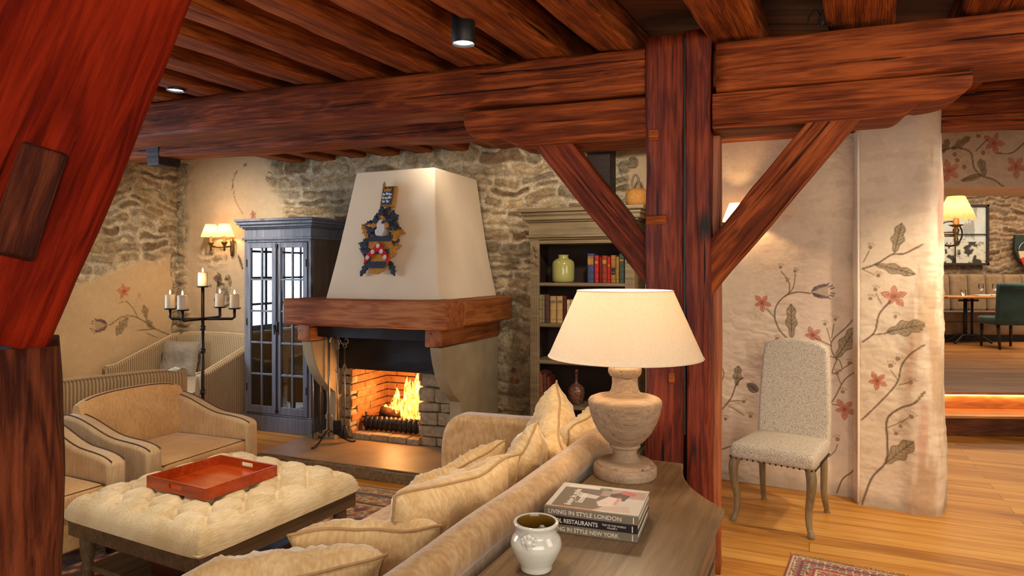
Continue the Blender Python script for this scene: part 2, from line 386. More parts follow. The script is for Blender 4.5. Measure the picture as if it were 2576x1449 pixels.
# ------------------------------------------------------------------ numpy painting and masonry
rng = np.random.RandomState(7)
def vnoise(x, y, seed=0):
    xi = np.floor(x).astype(int); yi = np.floor(y).astype(int); fx = x-xi; fy = y-yi
    fx = fx*fx*(3-2*fx); fy = fy*fy*(3-2*fy)
    def h(a, b):
        n = (a*374761393+b*668265263+seed*974711) & 0x7fffffff
        n = ((n ^ (n >> 13))*1274126177) & 0x7fffffff
        return ((n ^ (n >> 16)) & 0xffff)/65535.0
    return (h(xi, yi)*(1-fx)+h(xi+1, yi)*fx)*(1-fy)+(h(xi, yi+1)*(1-fx)+h(xi+1, yi+1)*fx)*fy
def fbm(x, y, seed=0, o=4):
    s = 0; a = .5; t = 0
    for i in range(o): s = s+a*vnoise(x*2**i, y*2**i, seed+i*17); t += a; a *= .5
    return s/t
def sstep(a, b, x):
    t = np.clip((x-a)/(b-a), 0, 1); return t*t*(3-2*t)
def grid_mesh(name, Pn, cols, m, smooth=True, parent=None, al=None):
    """Pn (ny,nx,3) positions, cols (ny,nx,3) linear colours"""
    ny, nx = Pn.shape[:2]; me = bpy.data.meshes.new(name)
    idx = np.arange(ny*nx).reshape(ny, nx)
    q = np.stack([idx[:-1, :-1], idx[:-1, 1:], idx[1:, 1:], idx[1:, :-1]], -1).reshape(-1, 4)
    me.vertices.add(ny*nx); me.vertices.foreach_set('co', Pn.reshape(-1).astype(np.float32))
    me.loops.add(q.size); me.loops.foreach_set('vertex_index', q.reshape(-1).astype(np.int32))
    me.polygons.add(len(q)); me.polygons.foreach_set('loop_start', np.arange(0, q.size, 4, dtype=np.int32))
    me.update(calc_edges=True)
    ca = me.color_attributes.new('Col', 'FLOAT_COLOR', 'POINT')
    c4 = np.ones((ny*nx, 4), np.float32); c4[:, :3] = cols.reshape(-1, 3)
    if al is not None: c4[:, 3] = al.reshape(-1)
    ca.data.foreach_set('color', c4.reshape(-1))
    return link(name, me, m, parent, smooth=smooth)
def masonry(s, z, seed, rh=(.06, .15), sw=(.16, .46), mort=.016):
    """coursed rubble: returns relief (m), mortar mask and a tint per stone"""
    r = np.random.RandomState(seed)
    ws = s+(fbm(s*3.1+9, z*4.3, seed, 3)-.5)*.26; wz = z+(fbm(s*2.2, z*2.2+5, seed+3, 3)-.5)*.22+(fbm(s*7, z*3+5, seed+6, 2)-.5)*.05
    hgt = np.zeros_like(s); mm = np.ones_like(s); tint = np.zeros(s.shape+(3,))
    z0 = z.min()-.3
    pal = [S(176,152,118), S(190,166,128), S(154,130,98), S(168,152,126), S(186,168,140), S(144,118,88), S(200,176,136)]
    while z0 < z.max()+.3:
        h = r.uniform(*rh); row = (wz >= z0) & (wz < z0+h)
        x0 = s.min()-.5-r.uniform(0, .3)
        while x0 < s.max()+.5:
            wd = r.uniform(*sw)
            if row.any():
                sel = row & (ws >= x0) & (ws < x0+wd)
                if sel.any():
                    a = ws[sel]-x0; b = wz[sel]-z0
                    dx = np.minimum(a, wd-a); dz = np.minimum(b, h-b)
                    rr = .04; ex = np.maximum(rr-dx, 0); ez = np.maximum(rr-dz, 0)
                    d = rr-np.sqrt(ex*ex+ez*ez); d = d+(fbm(s[sel]*14, z[sel]*18, seed+5, 3)-.5)*.030
                    k = sstep(mort*.5, mort*1.6, d); off = r.uniform(.004, .018)
                    hgt[sel] = k*(off+.006*sstep(0, rr, d)+(b/h-.5)*r.uniform(-.012, .012))
                    mm[sel] = 1-k
                    c = np.array(pal[r.randint(len(pal))])*r.uniform(.8, 1.15); tint[sel] = c
            x0 += wd
        z0 += h
    rough = (fbm(s*22, z*34, seed+9, 3)-.5)*.012+(fbm(s*7, z*16, seed+11, 3)-.5)*.014
    hgt = hgt+rough*(1-mm)+(fbm(s*9, z*9, seed+21, 2)-.5)*.008*mm
    mcol = np.array(S(216,200,170))
    v = (.5+1.0*fbm(s*16, z*38, seed+31, 4))[..., None]
    col = tint*v*(1-mm[..., None])+mcol*mm[..., None]*(.85+.3*fbm(s*10, z*10, 3, 3))[..., None]
    return hgt, mm, col
class Paint:
    """brush strokes and petals laid into a colour grid; input points are (s, z) on the wall"""
    def __init__(self, s, z, col): self.s, self.z, self.c = s, z, col
    def _bb(self, pts, pad):
        a = np.array(pts); m = (self.s > a[:, 0].min()-pad) & (self.s < a[:, 0].max()+pad) & (self.z > a[:, 1].min()-pad) & (self.z < a[:, 1].max()+pad)
        return np.where(m)
    def stroke(self, pts, w, col, al=.85, smooth=True):
        if smooth and len(pts) > 2: pts = spline(pts, 6)
        ii = self._bb(pts, w*2+.01)
        if not len(ii[0]): return
        x, y = self.s[ii], self.z[ii]; best = np.full(x.shape, 9.)
        ws = w if isinstance(w, (list, tuple)) else None
        for i in range(len(pts)-1):
            ax, ay = pts[i]; bx, by = pts[i+1]; dx, dy = bx-ax, by-ay; l = dx*dx+dy*dy+1e-12
            t = np.clip(((x-ax)*dx+(y-ay)*dy)/l, 0, 1)
            best = np.minimum(best, np.hypot(x-ax-t*dx, y-ay-t*dy))
        k = (sstep(w*.5+.002, w*.5-.002, best)*al)[:, None] if False else ((1-sstep(w*.5-.001, w*.5+.003, best))*al)[:, None]
        self.c[ii] = self.c[ii]*(1-k)+np.array(col)*k
    def poly(self, pts, col, al=.7, grad=None):
        ii = self._bb(pts, .01)
        if not len(ii[0]): return
        x, y = self.s[ii], self.z[ii]; ins = np.zeros(x.shape, bool); n = len(pts)
        for i in range(n):
            ax, ay = pts[i]; bx, by = pts[(i+1) % n]
            c = ((ay > y) != (by > y)) & (x < (bx-ax)*(y-ay)/(by-ay+1e-12)+ax); ins ^= c
        v = (.75+.5*fbm(x*60, y*60, 4, 3))
        k = (ins*al*np.clip(v, 0, 1.15))[:, None]; k = np.clip(k, 0, 1)
        self.c[ii] = self.c[ii]*(1-k)+np.array(col)*k
    def disc(self, c, r, col, al=.8): self.poly([(c[0]+r*cos(a), c[1]+r*sin(a)) for a in np.linspace(0, 2*pi, 14)[:-1]], col, al)
    def flower(self, c, r, rot=0, col=S(204,84,44), n=5):
        for k in range(n):
            a = rot+2*pi*k/n; d = (cos(a), sin(a)); e = (-d[1], d[0])
            rr = r*(1+.15*sin(k*2.3))
            P = [(c[0]+d[0]*t*rr+e[0]*wv*rr, c[1]+d[1]*t*rr+e[1]*wv*rr) for t, wv in ((.05, .03), (.3, .19), (.62, .27), (.85, .17), (1.05, .0), (.85, -.15), (.62, -.24), (.3, -.17))]
            self.poly(P, col, .62); self.stroke(P+[P[0]], .0035, tuple(v*.55 for v in col), .7, False)
            self.stroke([(c[0], c[1]), (c[0]+d[0]*.7*rr, c[1]+d[1]*.7*rr)], .003, tuple(v*.5 for v in col), .7, False)
    def berry(self, c, r=.012, rays=0.6):
        self.disc(c, r, S(132,98,66), .8); self.disc(c, r*.55, S(160,126,88), .6)
        for k in range(4):
            a = rays+.5*k; self.stroke([(c[0]+cos(a)*r*1.7, c[1]+sin(a)*r*1.7), (c[0]+cos(a)*r*2.2, c[1]+sin(a)*r*2.2)], .004, S(120,90,62), .7, False)
    def leaf(self, a, b, wd, col=S(122,100,62), lob=2.6, oak=True):
        ax, ay = a; bx, by = b; Ln = math.hypot(bx-ax, by-ay); d = ((bx-ax)/Ln, (by-ay)/Ln); e = (-d[1], d[0])
        up, dn = [], []
        for i in range(25):
            t = i/24; env = sin(pi*min(1, t**.8))**.7*(.5+.75*t if oak else 1)
            lb = (1+.24*sin(t*pi*2*lob+.6)) if oak else 1
            wv = wd*.5*env*lb
            up.append((ax+d[0]*t*Ln+e[0]*wv, ay+d[1]*t*Ln+e[1]*wv)); dn.append((ax+d[0]*t*Ln-e[0]*wv, ay+d[1]*t*Ln-e[1]*wv))
        P = up+dn[::-1]; dk = tuple(v*.5 for v in col)
        self.poly(P, col, .62); self.stroke(P+[P[0]], .004, dk, .75, False); self.stroke([a, b], .004, dk, .8, False)
        for i in range(2, 7):
            t = i/8; o = (ax+d[0]*t*Ln, ay+d[1]*t*Ln)
            for sg in (1, -1): self.stroke([o, (o[0]+d[0]*.12*Ln+e[0]*sg*wd*.3, o[1]+d[1]*.12*Ln+e[1]*sg*wd*.3)], .003, dk, .55, False)
    def bell(self, c, tip, wd, col=S(84,68,72)):
        ax, ay = c; Ln = math.hypot(tip[0]-ax, tip[1]-ay); d = ((tip[0]-ax)/Ln, (tip[1]-ay)/Ln); e = (-d[1], d[0])
        q = lambda t, v: (ax+d[0]*t*Ln+e[0]*v*wd, ay+d[1]*t*Ln+e[1]*v*wd)
        self.poly([q(0, -.05), q(.3, -.4), q(.9, -.35), q(.95, .35), q(.3, .4), q(0, .05)], S(150,124,96), .5)
        for sg in (1, -1):
            self.poly([q(0, 0), q(.15, .32*sg), q(.5, .5*sg), q(.85, .5*sg), q(1.05, .62*sg), q(.9, .36*sg), q(.6, .28*sg), q(.25, .1*sg)], col, .85)
            self.stroke([q(1.05, .14*sg), q(1.22, .2*sg)], .008, col, .8, False); self.stroke([q(.95, .3*sg), q(1.15, .36*sg)], .008, col, .8, False)
VINE = S(98,72,46)
M['wallpaint'] = attr_mat('painted_plaster', .9, 30, .05, .22, .012)
M['masonry'] = attr_mat('rubble_masonry', .92, 70, .35, 1.0, .02, ns2=16, mask=True)

# ------------------------------------------------------------------ floors
def floor_mat(name, rotz, c1, c2, c3, wd=.13, ln=1.9, rough=.3):
    m, nt, b = nodes(name)
    v = coords(nt, (1, 1, 1), rot=(0, 0, rotz))
    br = N(nt, 'ShaderNodeTexBrick', Scale=1.0); br.offset = .37; br.inputs['Brick Width'].default_value = ln; br.inputs['Row Height'].default_value = wd
    br.inputs['Mortar Size'].default_value = .0016; br.inputs['Mortar Smooth'].default_value = .2; br.inputs['Bias'].default_value = 0
    br.inputs['Color1'].default_value = (0, 0, 0, 1); br.inputs['Color2'].default_value = (1, 1, 1, 1); br.inputs['Mortar'].default_value = (.5, .5, .5, 1)
    L(nt, v, br.inputs['Vector'])
    sc = nt.nodes.new('ShaderNodeVectorMath'); sc.operation = 'MULTIPLY'; L(nt, v, sc.inputs[0]); sc.inputs[1].default_value = (1.2, 14, 1)
    ad = nt.nodes.new('ShaderNodeVectorMath'); ad.operation = 'MULTIPLY_ADD'; L(nt, br.outputs['Color'], ad.inputs[0]); ad.inputs[1].default_value = (7, 5, 3); L(nt, sc.outputs[0], ad.inputs[2])
    g = N(nt, 'ShaderNodeTexNoise', Scale=1.0, Detail=6.0, Roughness=.6, Distortion=.6); L(nt, ad.outputs[0], g.inputs['Vector'])
    k = N(nt, 'ShaderNodeMath', operation='MULTIPLY_ADD'); L(nt, br.outputs['Color'], k.inputs[0]); k.inputs[1].default_value = .30; L(nt, g.outputs[0], k.inputs[2])
    r = ramp(nt, k.outputs[0], [(.36, c1), (.62, c2), (.9, c3)])
    c = mixc(nt, br.outputs['Fac'], r.outputs[0], tuple(x*.25 for x in c1)); L(nt, c, b.inputs['Base Color'])
    b.inputs['Roughness'].default_value = rough+.08; b.inputs['Specular IOR Level'].default_value = .35
    iv = N(nt, 'ShaderNodeMath', operation='SUBTRACT'); iv.inputs[0].default_value = 1; L(nt, br.outputs['Fac'], iv.inputs[1])
    bump(nt, b, iv.outputs[0], .25, .003); return m
M['floor'] = floor_mat('oak_floor', radians(24), S(150,92,32), S(198,134,54), S(224,166,80))
M['floor2'] = floor_mat('dining_floor', radians(3), S(150,92,42), S(184,120,60), S(206,146,82), .12, 1.6)
bm = B(); box(bm, -6.5, 8.5, -3.5, 9.2, -.12, 0); struct(obj('floor', bm, M['floor']))

# ------------------------------------------------------------------ back wall: rubble with a plastered, painted left end
def pix_to_plane(x, y, p0, d):                               # sight line through a photo point -> (s, z) on a vertical plane
    k = (x-CX)/FPX; t = (k*p0[1]-p0[0])/(d[0]-k*d[1]); Y = p0[1]+t*d[1]
    return (t, EYE-(y-CY)*Y/FPX)
a0, a1 = -2.29, 3.9; st = .011
ss, zz = np.meshgrid(np.arange(a0, a1, st), np.arange(0, 2.86, st))
h, mm_, col = masonry(ss, zz, 11, rh=(.07, .17), sw=(.18, .5))
h = h*1.7+(fbm(ss*1.3, zz*1.3, 8, 3)-.5)*.07
left_edge = -.78+(fbm(ss*0+3, zz*3, 5, 3)-.5)*.5-(zz-1.9)*.25
pm = sstep(-.07, .07, left_edge-ss+(fbm(ss*5, zz*5, 2, 4)-.5)*.3)*sstep(-2.22, -2.05, ss+(fbm(zz*4, ss*2, 2, 3)-.5)*.22)
pm = np.clip(pm, 0, 1)*(1-.95*np.exp(-((ss+1.75)/.16)**2-((zz-1.72)/.12)**2)*1.0)
pm = np.maximum(pm, sstep(2.85, 2.9, ss))                    # smooth plaster right of the corner post
pm = pm*(1-sstep(.0, .5, .5*(fbm(ss*3.1, zz*4.1, 77, 3) > .70)))
h = h*(1-pm)+pm*(.022+(fbm(ss*4, zz*4, 6, 3)-.5)*.02)
pl = np.array(S(206,182,148))*(.86+.28*fbm(ss*2.2, zz*2.2, 9, 4))[..., None]
lower = np.exp(-((ss-1.95)/.35)**2)*(zz < 1.25)              # lime wash spread over the stones between hearth and bookcase
lw = np.clip(lower*1.1, 0, .8)*sstep(.35, .6, fbm(ss*6, zz*6, 12, 4)); col = col*(1-lw[..., None])+np.array(S(196,178,142))*lw[..., None]
wash = (sstep(.45, .66, fbm(ss*2.0, zz*2.6, 41, 4))*.6)[..., None]; col = col*(1-wash)+np.array(S(170,152,122))*wash
col = col*(1-pm[..., None])+pl*pm[..., None]
p = Paint(ss, zz, col)
P0w = (W(0, -.06).x, W(0, -.06).y); Dw = (UX, UY)
q = lambda x, y: pix_to_plane(x, y, P0w, Dw)
p.stroke([q(585, 450), q(592, 500), q(612, 540)], .006, VINE); p.stroke([q(583, 478), q(590, 447), q(598, 430), q(588, 440)], .006, VINE)
p.flower(q(637, 541), .045, .4, S(196,120,92)); p.poly([q(545, 690), q(535, 700), q(552, 718), q(560, 712), q(556, 690), q(545, 684), q(553, 702)], S(84,60,44), .8)
p.leaf(q(612, 678), q(600, 640), .03, S(84,60,44), oak=False); p.leaf(q(580, 722), q(576, 690), .05, S(130,112,74), oak=False)
for (x, y) in ((589, 790), (556, 796), (530, 720)): p.berry(q(x, y), .014)
p.stroke([q(560, 715), q(580, 745), q(612, 750)], .005, VINE)
for (x, y) in ((1290, 932), (1300, 960), (1288, 955)): p.flower(q(x, y), .03, y, S(190,110,70))
Pn = np.stack([R0[0]+ss*UX+(h-.08)*NX, R0[1]+ss*UY+(h-.08)*NY, zz], -1)
struct(grid_mesh('wall_back', Pn, col, M['masonry'], al=1-pm))

# left wall (runs from the corner toward the room), low plaster with vine, rubble above, window opening near the viewer
CN = W(-2.29, -.08); bl = np.arange(0, 6.6, .012)
ss, zz = np.meshgrid(bl, np.arange(0, 2.86, .012))
h, mm_, col = masonry(ss, zz, 23, rh=(.06, .12), sw=(.2, .5))
edge = 1.78-.42*sstep(0, 1.5, ss)+(fbm(ss*3, zz*0+1, 15, 4)-.5)*.22
pm = sstep(-.03, .03, edge-zz+(fbm(ss*8, zz*8, 5, 3)-.5)*.06)*sstep(-.0, .03, ss-.09+(fbm(zz*5, ss, 4, 3)-.5)*.08)
pm = pm*(1-np.exp(-((ss-.36)/.13)**2-((zz-1.68)/.05)**2))
h = h*(1-pm)+pm*(.03+(fbm(ss*3, zz*3, 6, 3)-.5)*.03)
pl = np.array(S(206,176,134))*(.84+.3*fbm(ss*1.8, zz*1.8, 19, 4))[..., None]
wash = (sstep(.4, .6, fbm(ss*3, zz*4, 44, 4))*.5)[..., None]; col = col*(1-wash)+np.array(S(176,146,104))*wash
col = col*(1-pm[..., None])+pl*pm[..., None]
p = Paint(ss, zz, col); nd = (NX, NY); q = lambda x, y: pix_to_plane(x, y, (CN.x+.05*UX, CN.y+.05*UY), nd)
p.stroke([q(437, 845), q(395, 828), q(360, 805), q(335, 795), q(310, 798), q(280, 818)], .010, VINE)
p.stroke([q(350, 800), q(338, 775), q(320, 758), q(305, 762)], .007, VINE); p.stroke([q(395, 828), q(370, 830), q(330, 835)], .006, VINE)
p.stroke([q(372, 838), q(400, 850)], .006, VINE)
p.flower(q(315, 733), .072, 1.4, S(200,92,50)); p.disc(q(353, 742), .02, S(180,130,86), .7)
p.leaf(q(325, 798), q(296, 843), .10, S(138,112,70), 3); p.leaf(q(392, 828), q(370, 805), .07, S(138,112,70), 2); p.leaf(q(372, 802), q(366, 768), .075, S(138,112,70), 2)
p.bell(q(275, 818), q(240, 820), .13, S(92,66,62))
wz0, wz1, wb0, wb1 = .75, 2.15, 2.15, 3.75                      # the window opening
Pn = np.stack([CN.x+ss*NX+h*UX, CN.y+ss*NY+h*UY, zz], -1)
ob = grid_mesh('wall_left', Pn, col, M['masonry'], al=1-pm); struct(ob)
bm = bmesh.new(); bm.from_mesh(ob.data)
dead = [f for f in bm.faces if wb0 < (f.calc_center_median()-CN).dot(Vector((NX, NY, 0))) < wb1 and wz0 < f.calc_center_median().z < wz1]
bmesh.ops.delete(bm, geom=dead, context='FACES'); bm.to_mesh(ob.data); bm.free()
# the window itself, bright daylight in it
wr = bpy.data.objects.new('window_1', None); COL.objects.link(wr); wr.location = CN+Vector((NX, NY, 0))*((wb0+wb1)/2); wr.rotation_euler = (0, 0, AU); struct(wr)
hw = (wb1-wb0)/2
bm = B()
for (y0, y1, z0, z1) in ((-hw, -hw+.07, wz0, wz1), (hw-.07, hw, wz0, wz1), (-hw, hw, wz0, wz0+.07), (-hw, hw, wz1-.07, wz1)): box(bm, -.16, -.08, y0, y1, z0, z1)
for k in (-.35, 0, .35): box(bm, -.14, -.10, k-.018, k+.018, wz0, wz1)
for k in (.35, .70, 1.05): box(bm, -.14, -.10, -hw, hw, wz0+k-.015, wz0+k+.015)
obj('window_frame', bm, M['cab'], wr, bevel=.006)
M['day'] = emit('daylight', (.62, .80, 1.0), 16)
bm = B(); box(bm, -.13, -.12, -hw, hw, wz0, wz1); obj('window_pane', bm, M['day'], wr)
bm = B()
for (y0, y1, z0, z1) in ((-hw-.02, -hw, wz0-.02, wz1+.02), (hw, hw+.02, wz0-.02, wz1+.02), (-hw, hw, wz0-.03, wz0), (-hw, hw, wz1, wz1+.03)): box(bm, -.18, .035, y0, y1, z0, z1)
obj('window_reveal', bm, M['hood'], wr)

# ------------------------------------------------------------------ right wall and pillar, painted with vines
PW0 = (1.556, 4.96); DR = (cos(radians(-28)), sin(radians(-28))); NR = (DR[1], -DR[0])
ss, zz = np.meshgrid(np.arange(-.36, .915, .0042), np.arange(0, 2.56, .0042))
def base_plaster(ss, zz, seed):
    c = np.array(S(224,200,168))*(.90+.2*fbm(ss*1.7, zz*1.7, seed, 4))[..., None]
    g = sstep(.42, .62, fbm(ss*1.1+3, zz*.9, seed+2, 3))[..., None]*.45
    c = c*(1-g)+np.array(S(202,178,160))*g
    sc = sstep(.62, .7, fbm(ss*9, zz*14, seed+7, 4))[..., None]*.16; c = c*(1-sc)+np.array(S(150,118,84))*sc
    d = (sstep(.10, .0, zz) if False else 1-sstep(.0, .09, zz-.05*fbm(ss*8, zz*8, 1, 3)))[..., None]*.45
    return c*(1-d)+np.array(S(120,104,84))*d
def dents(ss, zz, seed, k=1.0):
    return ((fbm(ss*3, zz*3, seed, 3)-.5)*.018+(np.abs(fbm(ss*8, zz*15, seed+4, 3)-.5))*.018*sstep(.3, .6, fbm(ss*1.2, zz*1.2, seed+8, 2)))*k
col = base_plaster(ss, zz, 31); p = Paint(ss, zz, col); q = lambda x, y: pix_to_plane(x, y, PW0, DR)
def paint_wall(p, q):
    p.stroke([q(2165, 1055), q(2130, 1185), q(2100, 1235)], .007, VINE) if False else None
    p.stroke([q(1996, 862), q(1965, 835), q(1950, 800), q(1953, 770), q(1975, 745), q(2005, 735), q(2038, 738)], .008, VINE)
    p.stroke([q(1975, 745), q(1995, 725), q(2001, 690)], .005, VINE); p.stroke([q(1985, 738), q(1985, 710), q(1965, 682)], .005, VINE)
    p.berry(q(1963, 672)); p.berry(q(2000, 682), .012, .2); p.berry(q(1980, 706), .010)
    p.leaf(q(1992, 850), q(1990, 765), .075); p.flower(q(1917, 762), .058, 1.0); p.stroke([q(1928, 776), q(1950, 800)], .005, VINE)
    p.bell(q(2040, 735), q(2088, 732), .10)
    p.stroke([q(2163, 785), q(2130, 822), q(2095, 855), q(2092, 880), q(2105, 905)], .007, VINE)
    p.leaf(q(2105, 900), q(2155, 822), .09); p.stroke([q(2105, 905), q(2095, 940), q(2140, 915), q(2163, 905)], .005, VINE)
    p.berry(q(2075, 815)); p.berry(q(2101, 803)); p.stroke([q(2080, 825), q(2090, 860)], .004, VINE); p.stroke([q(2098, 815), q(2092, 850)], .004, VINE)
    p.flower(q(2045, 843), .055, .7, S(196,96,74)); p.stroke([q(2050, 850), q(2092, 870)], .005, VINE)
    p.flower(q(2125, 1029), .066, .9, S(196,92,58)); p.stroke([q(2085, 1015), q(2112, 1020)], .005, VINE)
    for (x, y) in ((2137, 913), (2106, 938), (2120, 985), (1955, 852)): p.berry(q(x, y), .013)
    p.stroke([q(2163, 928), q(2125, 955), q(2100, 1000), q(2080, 1025)], .006, VINE); p.stroke([q(2105, 940), q(2115, 965)], .004, VINE)
    p.leaf(q(1853, 970), q(1858, 920), .06); p.leaf(q(1905, 985), q(1880, 965), .06, S(70,58,60), oak=False)
    p.stroke([q(1812, 1035), q(1840, 1000), q(1853, 965), q(1870, 950)], .008, VINE); p.stroke([q(1832, 1010), q(1855, 1007), q(1865, 1008)], .004, VINE)
    p.stroke([q(1832, 1022), q(1850, 1030), q(1872, 1045)], .004, VINE)
    for (x, y) in ((1871, 1010), (1888, 1047), (1825, 1054)): p.berry(q(x, y), .013)
    p.stroke([q(1812, 1132), q(1840, 1122), q(1880, 1110), q(1905, 1090)], .007, VINE); p.berry(q(2107, 1105), .014, 1.2); p.stroke([q(2107, 1118), q(2100, 1135), q(2085, 1150)], .004, VINE)
    p.stroke([q(2163, 1155), q(2145, 1185), q(2120, 1205), q(2105, 1240)], .008, VINE); p.stroke([q(2085, 895), q(2110, 905), q(2118, 925)], .005, VINE)
    p.stroke([q(1812, 968), q(1822, 940), q(1815, 920)], .005, VINE)
paint_wall(p, q)
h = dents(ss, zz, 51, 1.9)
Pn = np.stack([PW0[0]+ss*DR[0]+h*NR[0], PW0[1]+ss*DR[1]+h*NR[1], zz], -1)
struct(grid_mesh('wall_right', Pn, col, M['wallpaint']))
# the wall's hidden return behind the timber post, back to the masonry
bm = B()
A = Vector((PW0[0]-.36*DR[0], PW0[1]-.36*DR[1], 0)); bq = Vector((A.x+.25, A.y+1.1, 0)); nn = Vector((.15, 0, 0))
vs = [bm.verts.new(v) for v in (A, bq, bq+Vector((0, 0, 2.86)), A+Vector((0, 0, 2.86)))]; bm.faces.new(vs)
struct(obj('wall_return', bm, M['hood']))
# pillar: rounded section swept upward, front and splayed end
PP0 = (2.285, 4.418)
prof = [Vector((2.345, 4.60)), Vector(PP0)]
fr = Vector((2.60, 4.235)); ed = Vector((3.12, 4.87)); e2 = Vector((3.82, 6.02))
pts = [Vector((2.345, 4.60)), Vector((2.287, 4.43)), Vector((2.30, 4.408))]
pts += [Vector((2.30, 4.408)).lerp(Vector((2.575, 4.252)), t) for t in np.linspace(.03, 1, 55)]
pts += [Vector(v) for v in bez((2.575, 4.252), (2.66, 4.205), (2.72, 4.24), (2.76, 4.30), 22)][1:]
pts += [Vector((2.76, 4.30)).lerp(ed, t) for t in np.linspace(.02, 1, 60)]
cum = [0]
for i in range(1, len(pts)): cum.append(cum[-1]+(pts[i]-pts[i-1]).length)
nrm = []
for i in range(len(pts)):
    d = (pts[min(i+1, len(pts)-1)]-pts[max(i-1, 0)]).normalized(); nrm.append((d.y, -d.x))
zs = np.arange(0, 2.64, .0065)
sA, zA = np.meshgrid(np.array(cum), zs); col = base_plaster(sA, zA, 37)
# streaky ochre wear on the splayed end
endm = sstep(.42, .52, sA)[..., None]
streak = (sstep(.52, .68, fbm(sA*14, zA*2.2, 61, 4))[..., None]*.5)*endm; col = col*(1-streak)+np.array(S(170,124,72))*streak
red = (sstep(.70, .76, fbm(sA*9+4, zA*1.6, 65, 3))[..., None]*.32)*endm; col = col*(1-red)+np.array(S(190,84,54))*red
p = Paint(sA, zA, col); D2 = (pts[40]-pts[5]).normalized(); c5 = cum[2]
q = lambda x, y: (lambda r: (r[0]+c5, r[1]))(pix_to_plane(x, y, (2.30, 4.408), (D2.x, D2.y)))
p.stroke([q(2170, 676), q(2205, 664), q(2245, 640), q(2275, 638), q(2320, 615)], .009, VINE)
p.leaf(q(2250, 635), q(2268, 562), .075); p.leaf(q(2200, 664), q(2302, 690), .065)
p.berry(q(2189, 622), .013); p.stroke([q(2186, 632), q(2172, 660)], .004, VINE); p.berry(q(2209, 693), .013); p.stroke([q(2172, 678), q(2200, 692)], .004, VINE)
p.flower(q(2250, 746), .068, 1.6, S(198,94,62)); p.stroke([q(2170, 860), q(2200, 835), q(2212, 790), q(2240, 758)], .009, VINE)
p.berry(q(2202, 728), .013); p.berry(q(2190, 751), .013); p.berry(q(2253, 796), .013); p.stroke([q(2203, 738), q(2218, 765)], .004, VINE)
p.stroke([q(2195, 842), q(2230, 838), q(2245, 830)], .007, VINE); p.leaf(q(2232, 835), q(2325, 815), .10)
p.berry(q(2258, 902), .015, .3); p.berry(q(2240, 920), .015); p.flower(q(2207, 958), .055, .8, S(196,84,40))
p.stroke([q(2322, 868), q(2290, 890), q(2268, 920), q(2258, 960), q(2230, 995), q(2180, 1045), q(2168, 1055)], .008, VINE)
p.berry(q(2291, 960), .014, .4); p.stroke([q(2240, 930), q(2258, 955)], .004, VINE); p.stroke([q(2262, 968), q(2285, 962)], .004, VINE)
p.stroke([q(2322, 985), q(2300, 1012), q(2262, 1028), q(2232, 1055), q(2232, 1110), q(2230, 1160), q(2195, 1200), q(2178, 1240), q(2168, 1270)], .011, VINE)
p.leaf(q(2228, 1166), q(2298, 1108), .10, S(128,104,62)); p.berry(q(2292, 1045), .014, .2); p.berry(q(2265, 1072), .013); p.berry(q(2254, 1091), .013)
p.stroke([q(2234, 1075), q(2260, 1065), q(2285, 1050)], .004, VINE)
wob = dents(sA, zA, 71, 1.0)*1.3+(fbm(sA*5, zA*1.4, 73, 3)-.5)*.05*endm[..., 0]
lean = .0+.03*np.clip(1-zA/2.6, 0, 1)*endm[..., 0]
Pn = np.zeros(sA.shape+(3,))
for i in range(len(pts)):
    Pn[:, i, 0] = pts[i].x+nrm[i][0]*(wob[:, i]+lean[:, i]); Pn[:, i, 1] = pts[i].y+nrm[i][1]*(wob[:, i]+lean[:, i]); Pn[:, i, 2] = zs
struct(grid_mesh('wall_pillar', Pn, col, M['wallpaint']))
# thin white tube along the pillar's left arris
bm = B(); tube(bm, [(2.290, 4.415, z) for z in np.linspace(.02, 2.5, 14)], .008, 6); struct(obj('trim_1', bm, M['hood'], smooth=True))
# passage wall behind the pillar
bm = B(); vs = [bm.verts.new(v) for v in ((3.10, 4.86, 0), (3.72, 5.98, 0), (3.72, 5.98, 2.8), (3.10, 4.86, 2.8))]; bm.faces.new(vs)
vs = [bm.verts.new(v) for v in ((3.72, 5.98, 0), (4.42, 7.15, 0), (4.42, 7.15, 2.8), (3.72, 5.98, 2.8))]; bm.faces.new(vs)
struct(obj('wall_passage', bm, M['hood']))

# ------------------------------------------------------------------ raised dining room: steps, floor, lintel, far wall
sa = radians(-3.0); sdir = Vector((cos(sa), sin(sa), 0)); sn = Vector((-sdir.y, sdir.x, 0))
def slab(name, y0, y1, z0, z1, m, x0=3.2, x1=9.0):
    o = Vector((0, 0, 0)); bm = B()
    ps = [Vector((x0, 0, 0))+Vector((0, y0, 0))+sdir*0, ]
    M4 = Matrix.Translation((4, y0, 0)) @ Matrix.Rotation(sa, 4, 'Z')
    box(bm, x0-4, x1-4, 0, y1-y0, z0, z1, M4); return obj(name, bm, m, bevel=.006)
M['riser'] = wood('step_oak', S(150,88,40), S(188,122,62), S(214,150,84), 0, 1.2, .4, .1, .1)
M['riserd'] = wood('step_dark', S(64,32,14), S(92,48,22), S(120,66,32), 0, 1.2, .4, .1, .1)
struct(slab('trim_2', 6.26, 6.62, 0, .165, M['riserd'])); struct(slab('trim_3', 6.24, 6.62, .165, .19, M['riser']))
struct(slab('trim_4', 6.60, 6.9, .19, .335, M['riser'])); struct(slab('trim_5', 6.54, 6.9, .335, .362, M['riser']))
bm = B(); box(bm, 3.0, 14, 6.85, 13.2, .30, .36); struct(obj('floor_dining', bm, M['floor2']))
M['strip'] = emit('led_strip', (1, .55, .2), 22)
bm = B(); M4 = Matrix.Translation((4, 6.575, 0)) @ Matrix.Rotation(sa, 4, 'Z'); box(bm, -.3, 4.5, 0, .012, .322, .332, M4)
